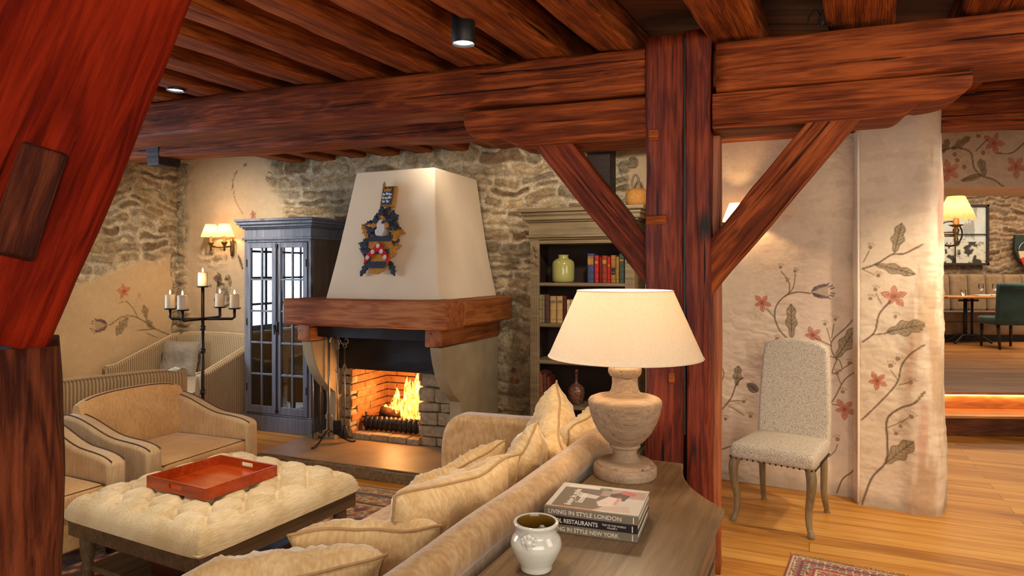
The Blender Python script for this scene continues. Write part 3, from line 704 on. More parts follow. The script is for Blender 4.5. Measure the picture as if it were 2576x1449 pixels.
tag(obj('light_strip', bm, M['strip']), 'thin glowing light strip tucked under the nosing of the upper step', 'light strip')
# lintel with painted flowers
ss, zz = np.meshgrid(np.arange(0, 3.0, .0075), np.arange(2.32, 3.15, .0075)); LP = (3.45, 6.20); LD = (cos(radians(-1.5)), sin(radians(-1.5)))
col = base_plaster(ss, zz, 91)*.92; p = Paint(ss, zz, col); q = lambda x, y: pix_to_plane(x, y, LP, LD)
p.flower(q(2500, 360), .095, 1.2, S(196,84,60)); p.flower(q(2388, 430), .095, .6, S(204,92,60)); p.flower(q(2556, 420), .095, 1.0, S(206,100,66))
p.leaf(q(2395, 375), q(2440, 345), .07); p.leaf(q(2372, 385), q(2385, 350), .07); p.leaf(q(2478, 442), q(2466, 400), .08, lob=1.5); p.leaf(q(2470, 440), q(2418, 455), .05, oak=False)
p.stroke([q(2366, 380), q(2400, 372), q(2440, 382), q(2450, 420), q(2470, 442), q(2500, 452), q(2525, 470)], .012, VINE); p.stroke([q(2455, 380), q(2485, 350)], .008, VINE)
p.stroke([q(2510, 385), q(2545, 385), q(2576, 360)], .01, VINE)
for (x, y) in ((2402, 388), (2408, 403), (2473, 384), (2462, 342), (2425, 420)): p.berry(q(x, y), .022)
h = dents(ss, zz, 93)
Pn = np.stack([LP[0]+ss*LD[0], LP[1]+ss*LD[1]-h, zz], -1); struct(grid_mesh('wall_lintel', Pn, col, M['wallpaint']))
bm = B(); box(bm, 3.45, 7.2, 6.21, 6.95, 2.32, 3.1); struct(obj('wall_lintel_soffit', bm, M['hood'], bevel=.03))
# far dining wall
ss, zz = np.meshgrid(np.arange(5.5, 11.5, .02), np.arange(.36, 3.4, .02)); h, mm_, col = masonry(ss, zz, 61, rh=(.07, .13), sw=(.3, .8))
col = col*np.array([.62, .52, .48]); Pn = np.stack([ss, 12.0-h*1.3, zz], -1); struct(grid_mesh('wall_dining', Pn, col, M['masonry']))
bm = B(); box(bm, 3, 12, 6.9, 12.2, 3.4, 3.5); struct(obj('ceiling_dining', bm, M['ceil']))

# ------------------------------------------------------------------ timber frame
BA = radians(-19.5); BT = Vector((cos(BA), sin(BA), 0)); BN = Vector((-sin(BA), cos(BA), 0)); BP = Vector((.67, 3.34, 0))
def F(t, y, z): return BP+BT*t+BN*y+Vector((0, 0, z))
def orient(o, p, xdir, up):
    X = Vector(xdir).normalized(); Y = Vector(up).cross(X).normalized(); Z = X.cross(Y)
    mm = Matrix((X, Y, Z)).transposed().to_4x4(); mm.translation = p; o.matrix_world = mm; return o
def timber(name, label, cat, p0, p1, Wd, Hh, m, up=(0, 0, 1), seed=0, amp=.007, group=None, r=.018, step=.06):
    """p0, p1: centre of the bottom face at each end"""
    p0, p1 = Vector(p0), Vector(p1)
    o = obj(name, hewn((p1-p0).length, Wd, Hh, amp, step, seed, r), m, smooth=True)
    o.data.polygons.foreach_set('use_smooth', [True]*len(o.data.polygons))
    orient(o, p0, p1-p0, up); return tag(o, label, cat, group)
PWD = .315
# upright post, two baulks side by side with a dark joint, plus a rear right strip painted paler as if lit
pr = thing('timber_post', 'massive reddish upright timber post in the middle of the room behind the table lamp', 'post', F(PWD/2, .16, 0), BA)
def vert(name, x0, x1, y0, y1, z0, z1, m, seed, amp=.008, r=.02):
    bm = hewn(z1-z0, y1-y0, x1-x0, amp, .06, seed, r)
    bmesh.ops.transform(bm, matrix=Matrix.Translation(((x0+x1)/2, (y0+y1)/2, z0)) @ Matrix.Rotation(-pi/2, 4, 'Y') @ Matrix.Translation((0, 0, -(x1-x0)/2)), verts=bm.verts)
    return obj(name, bm, m, pr, smooth=True)
M['postv'] = wood('post_vertical', S(26,8,6), S(98,30,14), S(146,62,30), 2, 1.8, .45, .8, 1.0, .3)
M['post_lit'] = wood('post_lit_tone', S(110,50,22), S(160,82,38), S(190,112,60), 2, 1.2, .5, .4, .6)  # paler copy of the post wood, light put into its colour
vert('left_baulk', -PWD/2, .028, -.17, .17, 0, 2.71, M['postv'], 3)
vert('right_baulk', .034, PWD/2, -.175, .165, 0, 2.72, M['postv'], 5)
vert('rear_strip', PWD/2-.02, PWD/2+.035, .02, .20, 0, 2.30, M['post_lit'], 8, .004, .012)
for (x, z, sx, sz) in ((-.118, 2.22, .05, .055), (-.105, 1.80, .10, .045), (-.03, 1.02, .03, .05)):
    bm = B(); rbox(bm, x-sx/2, x+sx/2, -.184, -.15, z-sz/2, z+sz/2, .006); plabel(obj('wooden_plug', bm, M['joist'], pr), 'small patched plug let into the face')
bm = B(); tube(bm, [(.032, -.185, z) for z in np.linspace(.75, 2.68, 20)], .005, 6); obj('cable', bm, M['black'], pr)
# main beam in two lengths either side of the post
timber('ceiling_beam', 'long hewn main beam left of the upright post, over the fireplace', 'beam', F(-5.2, .15, 2.44), F(-.005, .15, 2.44), .30, .225, M['beam'], seed=1, amp=.010)
timber('ceiling_beam', 'upper main beam right of the upright post with swirling grain', 'beam', F(PWD+.02, .15, 2.42), F(3.4, .15, 2.42), .30, .235, M['beam'], seed=2, amp=.008)
def bolster(name, label, poly, seed):
    bm = B(); prism(bm, poly, -.0, .27, 'y'); o = obj(name, bm, M['beam'], bevel=.008, seg=3)
    mm = Matrix.Rotation(BA, 4, 'Z'); mm.translation = BP+BN*.015; o.matrix_world = mm; return tag(o, label, 'beam')
zt = 2.425; zb = 2.215
bolster('bolster', 'short bracket beam with a scrolled left end under the main beam, left of the post',
        [(0, zt), (-.995, zt)]+[(-1.0, 2.37)]+bez((-1.0, 2.36), (-.985, 2.29), (-.92, 2.262), (-.86, 2.255), 6)+[(-.79, 2.262)]+bez((-.78, 2.26), (-.74, 2.25), (-.72, 2.235), (-.70, 2.225), 4)+[(-.66, zb), (0, zb)], 1)
bolster('bolster', 'bracket beam with a scrolled right end fixed under the main beam right of the post',
        [(PWD, zt-.015), (PWD, zb+.02), (.98, zb+.02)]+bez((1.12, zb+.022), (1.16, zb+.03), (1.18, zb+.07), (1.20, zb+.08), 5)+bez((1.23, zb+.075), (1.30, zb+.08), (1.385, zb+.09), (1.40, zt-.06), 8)+[(1.40, zt-.01)], 2)
# braces
def brace(label, poly, y0, th, m=None):
    bm = B(); prism(bm, poly, y0, y0+th, 'y')
    # put the grain along the brace: local X runs along its length
    a = Vector((poly[0][0]+poly[1][0], 0, poly[0][1]+poly[1][1]))/2; b = Vector((poly[2][0]+poly[3][0], 0, poly[2][1]+poly[3][1]))/2
    X = (b-a).normalized(); Y = Vector((0, 1, 0)); Z = X.cross(Y)
    L4 = Matrix((X, Y, Z)).transposed().to_4x4(); L4.translation = a
    bmesh.ops.transform(bm, matrix=L4.inverted(), verts=bm.verts)
    bmesh.ops.subdivide_edges(bm, edges=bm.edges, cuts=6, use_grid_fill=True)
    for v in bm.verts:
        d = mn.noise(Vector(v.co)*5)*.006; v.co.y += d; v.co.z += d
    o = obj('brace', bm, m or M['beam'], bevel=.008, seg=2)
    wm = Matrix.Rotation(BA, 4, 'Z'); wm.translation = BP; o.matrix_world = wm @ L4; return tag(o, label, 'brace')
brace('diagonal brace rising left from the upright post to the scrolled bracket beam', [(.01, 1.70), (.01, 1.455), (-.62, 2.235), (-.40, 2.235)], .04, .17, M['post'])
brace('diagonal brace rising right from the upright post, grain swirling, lit along its underside', [(PWD-.01, 1.42), (PWD-.01, 1.70), (.745, 2.25), (.975, 2.25)], .02, .20)
# rear beam over the painted wall
timber('ceiling_beam', 'rear beam running over the painted wall and pillar at the right', 'beam', (.48, 5.225, 2.49), (4.2, 3.98, 2.475), .28, .30, M['beam'], seed=4, amp=.008)
timber('ceiling_beam', 'rear beam behind the main beam, crossing over the chimney hood', 'beam', (-5.6, 6.53, 2.49), (.62, 4.46, 2.49), .26, .18, M['beam'], seed=6, amp=.008)
# dark post in the corner by the bookcase
bm = B(); box(bm, 0, .20, 0, .20, 2.056, 2.655); o = obj('corner_post', bm, M['dark_timber'], bevel=.012)
o.matrix_world = Matrix.Translation(W(2.58, .205)) @ Matrix.Rotation(AU, 4, 'Z'); tag(o, 'nearly black square post rising behind the right end of the bookcase', 'post')
bm = B(); box(bm, -.09, .09, -.13, .13, 0, .24)
for v in bm.verts:
    if v.co.z < .1: v.co.x *= .75; v.co.y *= .8
o = obj('wall_corbel', bm, M['dark_timber'], bevel=.012)
o.matrix_world = Matrix.Translation(Vector((-2.93, 5.62, 2.42))) @ Matrix.Rotation(AU, 4, 'Z'); tag(o, 'small dark corbel block under the far left end of the main beam', 'corbel')

# joists and ceiling boards
JA = Vector((sin(radians(27.5)), cos(radians(27.5)), 0))
ords = ['first', 'second', 'third', 'fourth', 'fifth', 'sixth', 'seventh', 'eighth', 'ninth', 'tenth', 'eleventh', 'twelfth']
left = [(-.24, -.05), (-.637, -.40), (-1.02, -.775), (-1.36, -1.16)]+[(-1.36-.375*k, -1.15-.375*k) for k in range(1, 9)]
right = [(.30, .57), (.83, 1.14), (1.37, 1.66), (1.93, 2.2)]
for k, (t0, t1) in enumerate(left):
    c = F((t0+t1)/2, .15, 2.672); timber('ceiling_joist', 'rough reddish ceiling joist, %s to the left of the upright post' % ords[k], 'joist', c-JA*5.0, c+JA*3.6, (t1-t0)*.92, .17, M['joist'], seed=20+k, amp=.009, group='ceiling joists', step=.1)
for k, (t0, t1) in enumerate(right):
    c = F((t0+t1)/2, .15, 2.672); timber('ceiling_joist', 'broad rough ceiling joist, %s to the right of the upright post' % ords[k], 'joist', c-JA*5.0, c+JA*2.8, (t1-t0)*.9, .17, M['joist'], seed=40+k, amp=.009, group='ceiling joists', step=.1)
bm = B(); box(bm, -6.5, 8.5, -3.5, 9.2, 2.845, 2.9); struct(obj('ceiling', bm, M['ceil']))
# cables tucked over the beam
bm = B()
for k in range(3):
    x = 1.02+.05*k; b = F(x*.9-.18, -.02, 2.665)
    tube(bm, spline([b, b+Vector((.01, 0, .05)), b+Vector((.03, -.02, .075)), b+Vector((.055, -.02, .03)), b+Vector((.06, 0, .0))], 5), .0035, 6)
for k in (0, 1):
    b = F(.80+.04*k, -.03, 2.665); tube(bm, spline([b, b+Vector((.01, -.02, .05)), b+Vector((.05, -.03, .07)), b+Vector((.10, -.03, .065)), b+Vector((.105, -.02, .0))], 5), .0035, 6)
tag(obj('cable_bundle', bm, M['black'], smooth=True), 'loops of black cable lying on the beam beneath the ceiling boards', 'cable')

# foreground post and great brace at the left edge, one frame turned a little away from the viewer
FA = radians(35); FD = Vector((cos(FA), sin(FA), 0)); FN = Vector((-sin(FA), cos(FA), 0)); FP = Vector(((147-CX)/FPX*1.13, 1.13, 0))
def on_frame(x, y):
    t, z = pix_to_plane(x, y, (FP.x, FP.y), (FD.x, FD.y)); return FP+FD*t+Vector((0, 0, z))
o = timber('timber_post', 'dark worn upright post at the left edge, beneath the great red brace', 'post', FP+FN*.14-FD*.34, FP+FN*.14-FD*.34+Vector((0, 0, 1.42)), .28, .34, M['redpost'], up=FD, seed=9, amp=.012, r=.02, step=.035)
aa = on_frame(141, 868); bb = on_frame(522, -60); dv = (bb-aa).normalized(); side = dv.cross(FN).normalized()
if side.dot(FD) > 0: side = -side
gw = .32; ln_ = (2.655-aa.z)/dv.z-.02
bm = hewn(ln_, .22, gw, .008, .045, 12, .022)
o = obj('brace', bm, M['red'], smooth=True); orient(o, aa-dv*.02+FN*.11, dv, side); tag(o, 'huge deep red brace leaning right across the upper left corner', 'brace')
c = on_frame(70, 507)-FN*.0
bm = B(); rbox(bm, -.095, .095, -.009, .02, -.034, .034, .008)
for v in bm.verts: v.co.y += mn.noise(v.co*60)*.002
hp = obj('mortise_patch', bm, M['redpost'], o)
bpy.context.view_layer.update()
dm = (on_frame(45, 590)-on_frame(100, 425)).normalized(); zz_ = dm.cross(FN).normalized()
mw = Matrix((dm, FN, zz_)).transposed().to_4x4(); mw.translation = c
hp.matrix_world = mw; plabel(hp, 'dark recessed patch of splintered wood')

# downlights
def downlight(label, x, y, z, hgt):
    t = thing('ceiling_downlight', label, 'ceiling light', (x, y, z), 0, 'black cylinder downlights')
    bm = B(); lathe(bm, [(.050, 0), (.053, .004), (.053, hgt), (.0, hgt)], 32, cap=False); lathe(bm, [(.050, 0), (.045, .012), (.045, .02)], 32, cap=False); obj('housing', bm, M['black'], t, smooth=True)
    bm = B(); lathe(bm, [(.0, .012), (.046, .012)], 32, cap=False); obj('lens', bm, M['lens'], t); return t
M['lens'] = emit('downlight_lens', (1, .93, .8), 12)
downlight('black cylinder downlight among the joists above the chimney breast', -.22, 3.03, 2.575, .16)
downlight('black cylinder downlight at the far left of the ceiling, partly behind a joist', -2.075, 4.12, 2.655, .05)

# ------------------------------------------------------------------ fireplace
def frame(a, b, z=0): return Matrix.Translation(W(a, b, z)) @ Matrix.Rotation(AU, 4, 'Z')
# local frame of things against the back wall: x along the wall, y = -(distance from the wall), z up
fp = thing('fireplace', 'open fireplace with tapering cream hood, thick oak mantel and raised stone hearth', 'fireplace', W(0, 0), AU)
def chunk(bm, x0, x1, b0, b1, z0, z1, seed=0, amp=.008, r=.02, cuts=5):
    t = bmesh.new(); box(t, x0, x1, -b1, -b0, z0, z1)
    bmesh.ops.bevel(t, geom=list(t.edges), offset=r, segments=3, affect='EDGES', profile=.5)
    bmesh.ops.subdivide_edges(t, edges=[e for e in t.edges if e.calc_length() > .15], cuts=cuts, use_grid_fill=True)
    for v in t.verts:
        q = Vector(v.co)*4+Vector((seed*5.1, 0, 0)); v.co += Vector((mn.noise(q), mn.noise(q+Vector((9, 0, 0))), mn.noise(q+Vector((0, 9, 0)))))*amp
    me = bpy.data.meshes.new('t'); t.to_mesh(me); t.free(); bm.from_mesh(me); bpy.data.meshes.remove(me)
# hearth: polished top slab with a broken edge
bm = B(); chunk(bm, .18, 1.95, .0, 1.37, 0, .085, 3, .012, .012, 14); obj('hearth_edge', bm, M['slabedge'], fp)
bm = B(); box(bm, .20, 1.94, -1.35, 0, .086, .094); hb = obj('hearth_slab', bm, M['slab'], fp)
# mantel: three beams round the chimney
bm = B(); chunk(bm, .36, 1.845, .98, 1.27, 1.112, 1.325, 1, .012, .022, 10)
obj('mantel_front', bm, M['mantel'], fp, smooth=True)
M['mantely'] = wood('mantel_return', S(96,46,20), S(150,84,38), S(186,116,58), 1, 1.2, .5, .5, .8)
bm = B(); chunk(bm, 1.60, 1.84, .0, .975, 1.115, 1.32, 2, .010, .02, 8); obj('mantel_return', bm, M['mantely'], fp, smooth=True)
bm = B(); chunk(bm, .365, .60, .0, .975, 1.115, 1.32, 4, .010, .02, 8); obj('mantel_return', bm, M['mantely'], fp, smooth=True)
bm = B(); box(bm, .42, 1.78, -.99, 0, 1.26, 1.318); obj('mantel_deck', bm, M['mantel'], fp)
# hood
bm = B()
def fr_ring(z, a0_, a1_, b): return [(a0_, 0, z), (a0_, -b, z), (a1_, -b, z), (a1_, 0, z)]
rings = []
for i in range(15):
    t = i/14; e = (1-t)
    rings.append(fr_ring(1.32+1.06*t, .735-.085*e-.0*e*e+.0, 1.485+.165*e+.035*e**3, .80+.27*e+.03*e**3))
loft(bm, rings)
for v in bm.verts: v.co += Vector((0, 1, 0))*mn.noise(Vector(v.co)*2)*.006
obj('hood', bm, M['hood'], fp, bevel=.012, seg=3)
# cheeks with a concave front profile, and the wooden bearers above them
def cheek(a0_, a1_, name, mf):
    pr_ = [(0, .08), (-.78, .08), (-.76, .42)]+bez((-.77, .50), (-.86, .56), (-1.03, .66), (-1.09, .965), 12)+[(0, .965)]
    bm = B(); prism(bm, pr_, a0_, a1_, 'x'); return obj(name, bm, mf, fp, bevel=.008, seg=2)
cheek(1.60, 1.70, 'cheek', M['jamb']); cheek(.40, .50, 'cheek', M['jamb'])
bm = B(); chunk(bm, 1.57, 1.715, 0, 1.11, .965, 1.115, 6, .006, .012, 6); obj('bearer', bm, M['mantely'], fp, smooth=True)
bm = B(); chunk(bm, .375, .50, 0, 1.11, .965, 1.115, 7, .006, .012, 6); obj('bearer', bm, M['mantely'], fp, smooth=True)
# stone piers either side of the fire
M['pier'] = plain('pier_stone', S(158,142,116), .9, 0, .2, .3, 26, .6)
M['brick'] = plain('fire_brick', S(150,104,66), .9, 0, .2, .28, 14, .4)
for (xa, xb, sd) in ((1.285, 1.60, 4), (.50, .615, 9)):
    bm = B(); rnd = random.Random(sd); z = .09
    while z < .70:
        hh = min(rnd.uniform(.07, .13), .72-z)
        xm = xa+(xb-xa)*rnd.uniform(.4, .65) if (sd == 4 and rnd.random() < .5) else xb
        chunk(bm, xa, xm-.002, .30, .70+rnd.uniform(-.015, .02), z+.004, z+hh-.004, int(z*50), .010, .014, 3)
        if xm < xb: chunk(bm, xm+.002, xb, .30, .70+rnd.uniform(-.015, .02), z+.004, z+hh-.004, int(z*90), .010, .014, 3)
        z += hh
    obj('stone_pier', bm, M['pier'], fp, smooth=True)
# firebox: brick back, sides and floor
bm = B(); rnd = random.Random(8)
z = .10; row = 0
while z < .95:
    x = .615-(.1 if row % 2 else 0)
    while x < 1.285:
        xa, xb = max(x, .615), min(x+.205, 1.285)
        if xb-xa > .02: rbox(bm, xa+.003, xb-.003, -.14-rnd.uniform(0, .006), -.06, z+.003, z+.062, .006, 2)
        x += .21
    y = -.70+(.08 if row % 2 else 0)
    while y < -.14:
        rbox(bm, .595, .62+rnd.uniform(0, .005), y+.003, min(y+.197, -.14), z+.003, z+.062, .006, 2)
        rbox(bm, 1.28-rnd.uniform(0, .005), 1.30, y+.003, min(y+.197, -.14), z+.003, z+.062, .006, 2); y += .2
    z += .066; row += 1
obj('firebrick_lining', bm, M['brick'], fp)
bm = B(); x = .62
while x < 1.28:
    chunk(bm, x+.004, min(x+.18, 1.28)-.004, .56, .70, .09, .145, int(x*40), .006, .01, 2); x += .18
obj('hearth_kerb', bm, M['pier'], fp)
bm = B(); box(bm, .50, 1.60, -.72, -.70, .700, 1.0); box(bm, .50, 1.6, -1.0, -.70, 1.0, 1.11)
bmesh.ops.subdivide_edges(bm, edges=bm.edges, cuts=6, use_grid_fill=True)
for v in bm.verts: v.co.y += mn.noise(Vector(v.co)*7)*.012
obj('smoke_plate', bm, M['soot'], fp, smooth=False)
bm = B(); box(bm, .45, 1.65, -.70, -.02, 1.0, 1.1); obj('flue_throat', bm, M['soot'], fp)
M['panelb'] = plain('brown_panel', S(92,56,36), .6)
# grate
gr = thing('fire_grate', 'black iron fire grate with ribbed front bars holding the burning logs', 'grate', W(.95, .45, .094), AU)
bm = B()
for k in range(12):
    x = -.27+.049*k; tube(bm, [(x, -.10, .06+.0*k), (x, -.115, .09), (x, -.12, .12), (x, -.115, .15), (x, -.10, .175)], [.018, .027, .032, .027, .016], 8)
    tube(bm, [(x, -.10, .06), (x, .13, .06)], .008, 6)
tube(bm, [(-.32, -.10, .115), (.31, -.10, .115)], .010, 8); tube(bm, [(-.32, -.10, .16), (.31, -.10, .16)], .008, 8)
obj('grate_bars', bm, M['iron'], gr, smooth=True)
for x in (-.29, .28):
    for y in (-.09, .12):
        bm = B(); tube(bm, [(x, y, 0), (x, y, .12), (x, y, .2 if y < 0 else .12)], .010, 8); obj('leg', bm, M['iron'], gr, smooth=True)
M['bark'] = plain('charred_log', S(60,36,22), .9, 0, .2, .6, 20, .8)
M['ember'] = emit('embers', (1, .22, .03), 5)
for k, (x, y, z, ang, ln, lab) in enumerate(((.0, .0, .10, .1, .50, 'charred log lying along the bottom of the grate'), (.08, .06, .19, -.25, .42, 'charred log stacked across the bottom log in the grate'), (-.02, .03, .16, .5, .36, 'short charred log leaning at the left of the fire'))):
    bm = B(); pts_ = [(-ln/2+ln*i/6, mn.noise(Vector((i*.7, k, 0)))*.015, mn.noise(Vector((i*.7, k, 5)))*.012) for i in range(7)]
    tube(bm, pts_, [.042+.008*mn.noise(Vector((i, k, 3))) for i in range(7)], 10)
    o = obj('log', bm, M['bark'], smooth=True); o.matrix_world = frame(.95+x, .45-y, .094+z+.01) @ Matrix.Rotation(ang, 4, 'Z') @ Matrix.Rotation(ang*.5, 4, 'Y'); tag(o, lab, 'log', 'logs in the fire grate')
# flames
def flame_mat():
    m = bpy.data.materials.new('fire'); m.use_nodes = True; nt = m.node_tree; nt.nodes.clear()
    o = nt.nodes.new('ShaderNodeOutputMaterial'); e = nt.nodes.new('ShaderNodeEmission'); t = nt.nodes.new('ShaderNodeBsdfTransparent'); x = nt.nodes.new('ShaderNodeMixShader')
    n = N(nt, 'ShaderNodeTexNoise', Scale=1.0, Detail=3.0, Distortion=1.2); L(nt, coords(nt, (26, 26, 9)), n.inputs['Vector'])
    r = ramp(nt, n.outputs[0], [(.30, (1, .10, .005)), (.48, (1, .26, .02)), (.62, (1, .58, .12))]); L(nt, r.outputs[0], e.inputs[0])
    s = ramp(nt, n.outputs[0], [(.36, (.10,)*3), (.64, (1, 1, 1))]); k = N(nt, 'ShaderNodeMath', operation='MULTIPLY'); L(nt, s.outputs[0], k.inputs[0]); k.inputs[1].default_value = 4.5; L(nt, k.outputs[0], e.inputs[1])
    a = ramp(nt, n.outputs[0], [(.38, (.0,)*3), (.56, (1, 1, 1))]); L(nt, a.outputs[0], x.inputs[0]); L(nt, t.outputs[0], x.inputs[1]); L(nt, e.outputs[0], x.inputs[2]); L(nt, x.outputs[0], o.inputs[0]); return m
M['fire'] = flame_mat()
bm = B(); rnd = random.Random(12)
for k in range(46):
    x = rnd.triangular(-.22, .30, .16); y = rnd.uniform(-.08, .1); hh = rnd.uniform(.12, .46)*(1-abs(x-.14)*1.7); hh = max(hh, .07); w0 = rnd.uniform(.018, .045)
    pts_ = []; rr = []
    for i in range(9):
        t = i/8; pts_.append((x+sin(t*4+k)*.028*t+.02*t, y+cos(t*3+k*2)*.02*t, .10+hh*t)); rr.append(w0*(sin(pi*min(.999, .22+t*.78))**.8)*(1-.25*t)+.001)
    tube(bm, pts_, rr, 8)
o = obj('fire', bm, M['fire'], smooth=True); o.matrix_world = frame(.97, .42, .094+.06); o['kind'] = 'stuff'; tag(o, 'bright orange flames rising from the logs in the grate', 'fire')
bm = B()
for k in range(40):
    x, y = rnd.uniform(-.26, .26), rnd.uniform(-.07, .12); t = bmesh.new(); bmesh.ops.create_icosphere(t, subdivisions=1, radius=rnd.uniform(.010, .022), matrix=Matrix.Translation((x, y, rnd.uniform(0, .03)))); me = bpy.data.meshes.new('t'); t.to_mesh(me); t.free(); bm.from_mesh(me)
o = obj('embers', bm, M['ember']); o.matrix_world = frame(.95, .44, .094+.085); o['kind'] = 'stuff'; tag(o, 'glowing embers in the bottom of the grate', 'embers')
point('fire_glow', W(.97, .46, .42), 34, (1, .42, .12), .16)

# fire tools
st_ = thing('fireplace_tool_stand', 'black wrought iron tool stand with scrolled hooks and a looped handle on the hearth', 'tool stand', W(.53, .90, .094), AU)
bm = B(); tube(bm, [(0, 0, .05), (0, 0, .92)], .010, 8)
for sg in (1, -1): tube(bm, spline([(0, 0, .92), (.028*sg, 0, .96), (.030*sg, 0, 1.0), (0, 0, 1.035)], 6), .006, 6)
for k in range(3): tube(bm, spline([(.0, 0, .18+k*.0), (.03*cos(k*2.1), .03*sin(k*2.1), .22), (0, 0, .27)], 6), .005, 6)
obj('pole', bm, M['steel'], st_, smooth=True)
for k in range(3):
    a = radians(-90+120*k); bm = B(); tube(bm, spline([(0, 0, .10), (.05*cos(a), .05*sin(a), .085), (.13*cos(a), .13*sin(a), .03), (.19*cos(a), .19*sin(a), .006), (.22*cos(a), .22*sin(a), .010)], 6), .008, 8); obj('foot', bm, M['iron'], st_, smooth=True)
for k in range(4):
    a = radians((22, 158, 202, 338)[k]); c_, s_ = cos(a)*1.2, sin(a)*1.2
    bm = B(); tube(bm, spline([(0, 0, .84), (.03*c_, .03*s_, .90), (.07*c_, .07*s_, .88), (.10*c_, .10*s_, .83), (.135*c_, .135*s_, .85), (.125*c_, .125*s_, .88), (.11*c_, .11*s_, .87)], 6), .0055, 6); obj('hook', bm, M['steel'], st_, smooth=True)
def tool(name, label, k, low):
    a = radians((22, 158, 202, 338)[k]); t = thing(name, label, 'fire tool', W(.53, .90, .094)+Matrix.Rotation(AU, 3, 'Z') @ Vector((.134*cos(a), .134*sin(a), 0)), AU, 'fire tools hung on the stand')
    bm = B(); tube(bm, [(0, 0, .14), (0, 0, .80)], .0055, 6); tube(bm, spline([(0, 0, .80), (.014, 0, .815), (.014, 0, .835), (0, 0, .85), (-.014, 0, .835), (-.014, 0, .815), (0, 0, .80)], 4), .004, 6)
    for q_ in range(3): tube(bm, spline([(0, 0, .60), (.016*cos(q_*2.1), .016*sin(q_*2.1), .63), (0, 0, .67)], 4), .0035, 5)
    obj('shaft', bm, M['steel'], t, smooth=True); bm = B(); low(bm); obj('head', bm, M['iron'], t, smooth=True)
tool('poker', 'black iron poker hanging on the front left of the tool stand', 2, lambda bm: tube(bm, [(0, 0, .15), (0, 0, .06), (.0, 0, .035)], [.006, .006, .002], 6) and tube(bm, spline([(0, 0, .10), (.02, 0, .09), (.03, 0, .07)], 4), .005, 6))
tool('shovel', 'black iron ash shovel hanging on the front right of the tool stand', 3, lambda bm: rbox(bm, -.042, .042, -.005, .005, .09, .21, .004, 2))
tool('hearth_brush', 'hearth brush with dark bristles hanging at the rear right of the tool stand', 0, lambda bm: lathe(bm, [(.008, .15), (.022, .13), (.03, .05), (.028, .04)], 14))
tool('tongs', 'pair of iron tongs hanging at the rear left of the tool stand', 1, lambda bm: (tube(bm, spline([(0, 0, .62), (.02, 0, .4), (.012, 0, .1), (.004, 0, .06)], 4), .005, 6), tube(bm, spline([(0, 0, .62), (-.02, 0, .4), (-.012, 0, .1), (-.004, 0, .06)], 4), .005, 6)))

# coat of arms on the hood
ca = thing('coat_of_arms', 'carved painted coat of arms with banner, leafy mantling and chevron shield on the chimney hood', 'coat of arms', W(1.12, .80+.27*.82+.03*.55+.012, 1.52), AU)
tiltm = Matrix.Rotation(-math.atan2(.28, 1.06), 4, 'X')
M['navy'] = plain('crest_navy', S(50,58,76), .45, 0, .5, .15, 20); M['gold'] = plain('crest_gold', S(204,146,62), .35, .25, .6, .2, 20)
M['red2'] = plain('crest_red', S(214,32,34), .4); M['whitep'] = plain('crest_white', S(216,214,214), .4); M['cblue'] = plain('crest_blue', S(52,78,112), .4)
def crest(name, m, fn, bv=.002):
    bm = B(); fn(bm); bmesh.ops.transform(bm, matrix=tiltm, verts=bm.verts); return obj(name, bm, m, ca, bevel=bv, seg=2)
E_ = lambda bm, poly, d0, d1: prism(bm, poly, -d1, -d0, 'y')
sh = lambda z: .105*(1 if z > .14 else sqrt(max(0, 1-((.14-z)/.15)**2)))     # shield half width by height
def band(z0, z1, n=6):
    L_ = [(-sh(z0+(z1-z0)*i/n), z0+(z1-z0)*i/n) for i in range(n+1)]; R_ = [(sh(z0+(z1-z0)*i/n), z0+(z1-z0)*i/n) for i in range(n, -1, -1)]; return L_+R_
crest('shield_base', M['gold'], lambda bm: E_(bm, band(-.008, .30, 14), .02, .045))
for (z0, z1, m_) in ((.035, .09, M['navy']), (.15, .19, M['cblue']), (.255, .30, M['navy'])): crest('shield_band', m_, lambda bm: E_(bm, band(z0, z1), .046, .052))
crest('chevron', M['red2'], lambda bm: E_(bm, [(-.112, .065), (-.112, .125), (0, .252), (.112, .125), (.112, .065), (0, .175)], .053, .062))
for (x, z) in ((0, .215), (-.042, .165), (.038, .168), (-.082, .118), (.078, .12)):
    crest('roundel', M['whitep'], lambda bm: E_(bm, [(x+.017*cos(a), z+.019*sin(a)) for a in np.linspace(0, 2*pi, 15)[:-1]], .063, .068), .001)
crest('helmet', M['whitep'], lambda bm: E_(bm, [(-.035, .30), (.03, .295), (.045, .34), (.035, .40), (.01, .44), (-.02, .43), (-.045, .39), (-.03, .36), (-.05, .34)], .02, .075), .008)
rnd = random.Random(5)
def leaf_poly(cx_, cz_, ang, ln, wd):
    d = (cos(ang), sin(ang)); e = (-d[1], d[0]); o_ = []
    for t, v in ((0, .2), (.2, .55), (.3, .35), (.45, .8), (.55, .4), (.72, .6), (.82, .25), (1.05, .1), (.9, -.15), (.78, -.5), (.62, -.25), (.48, -.7), (.36, -.3), (.2, -.5), (0, -.2)):
        o_.append((cx_+d[0]*t*ln+e[0]*v*wd, cz_+d[1]*t*ln+e[1]*v*wd))
    return o_
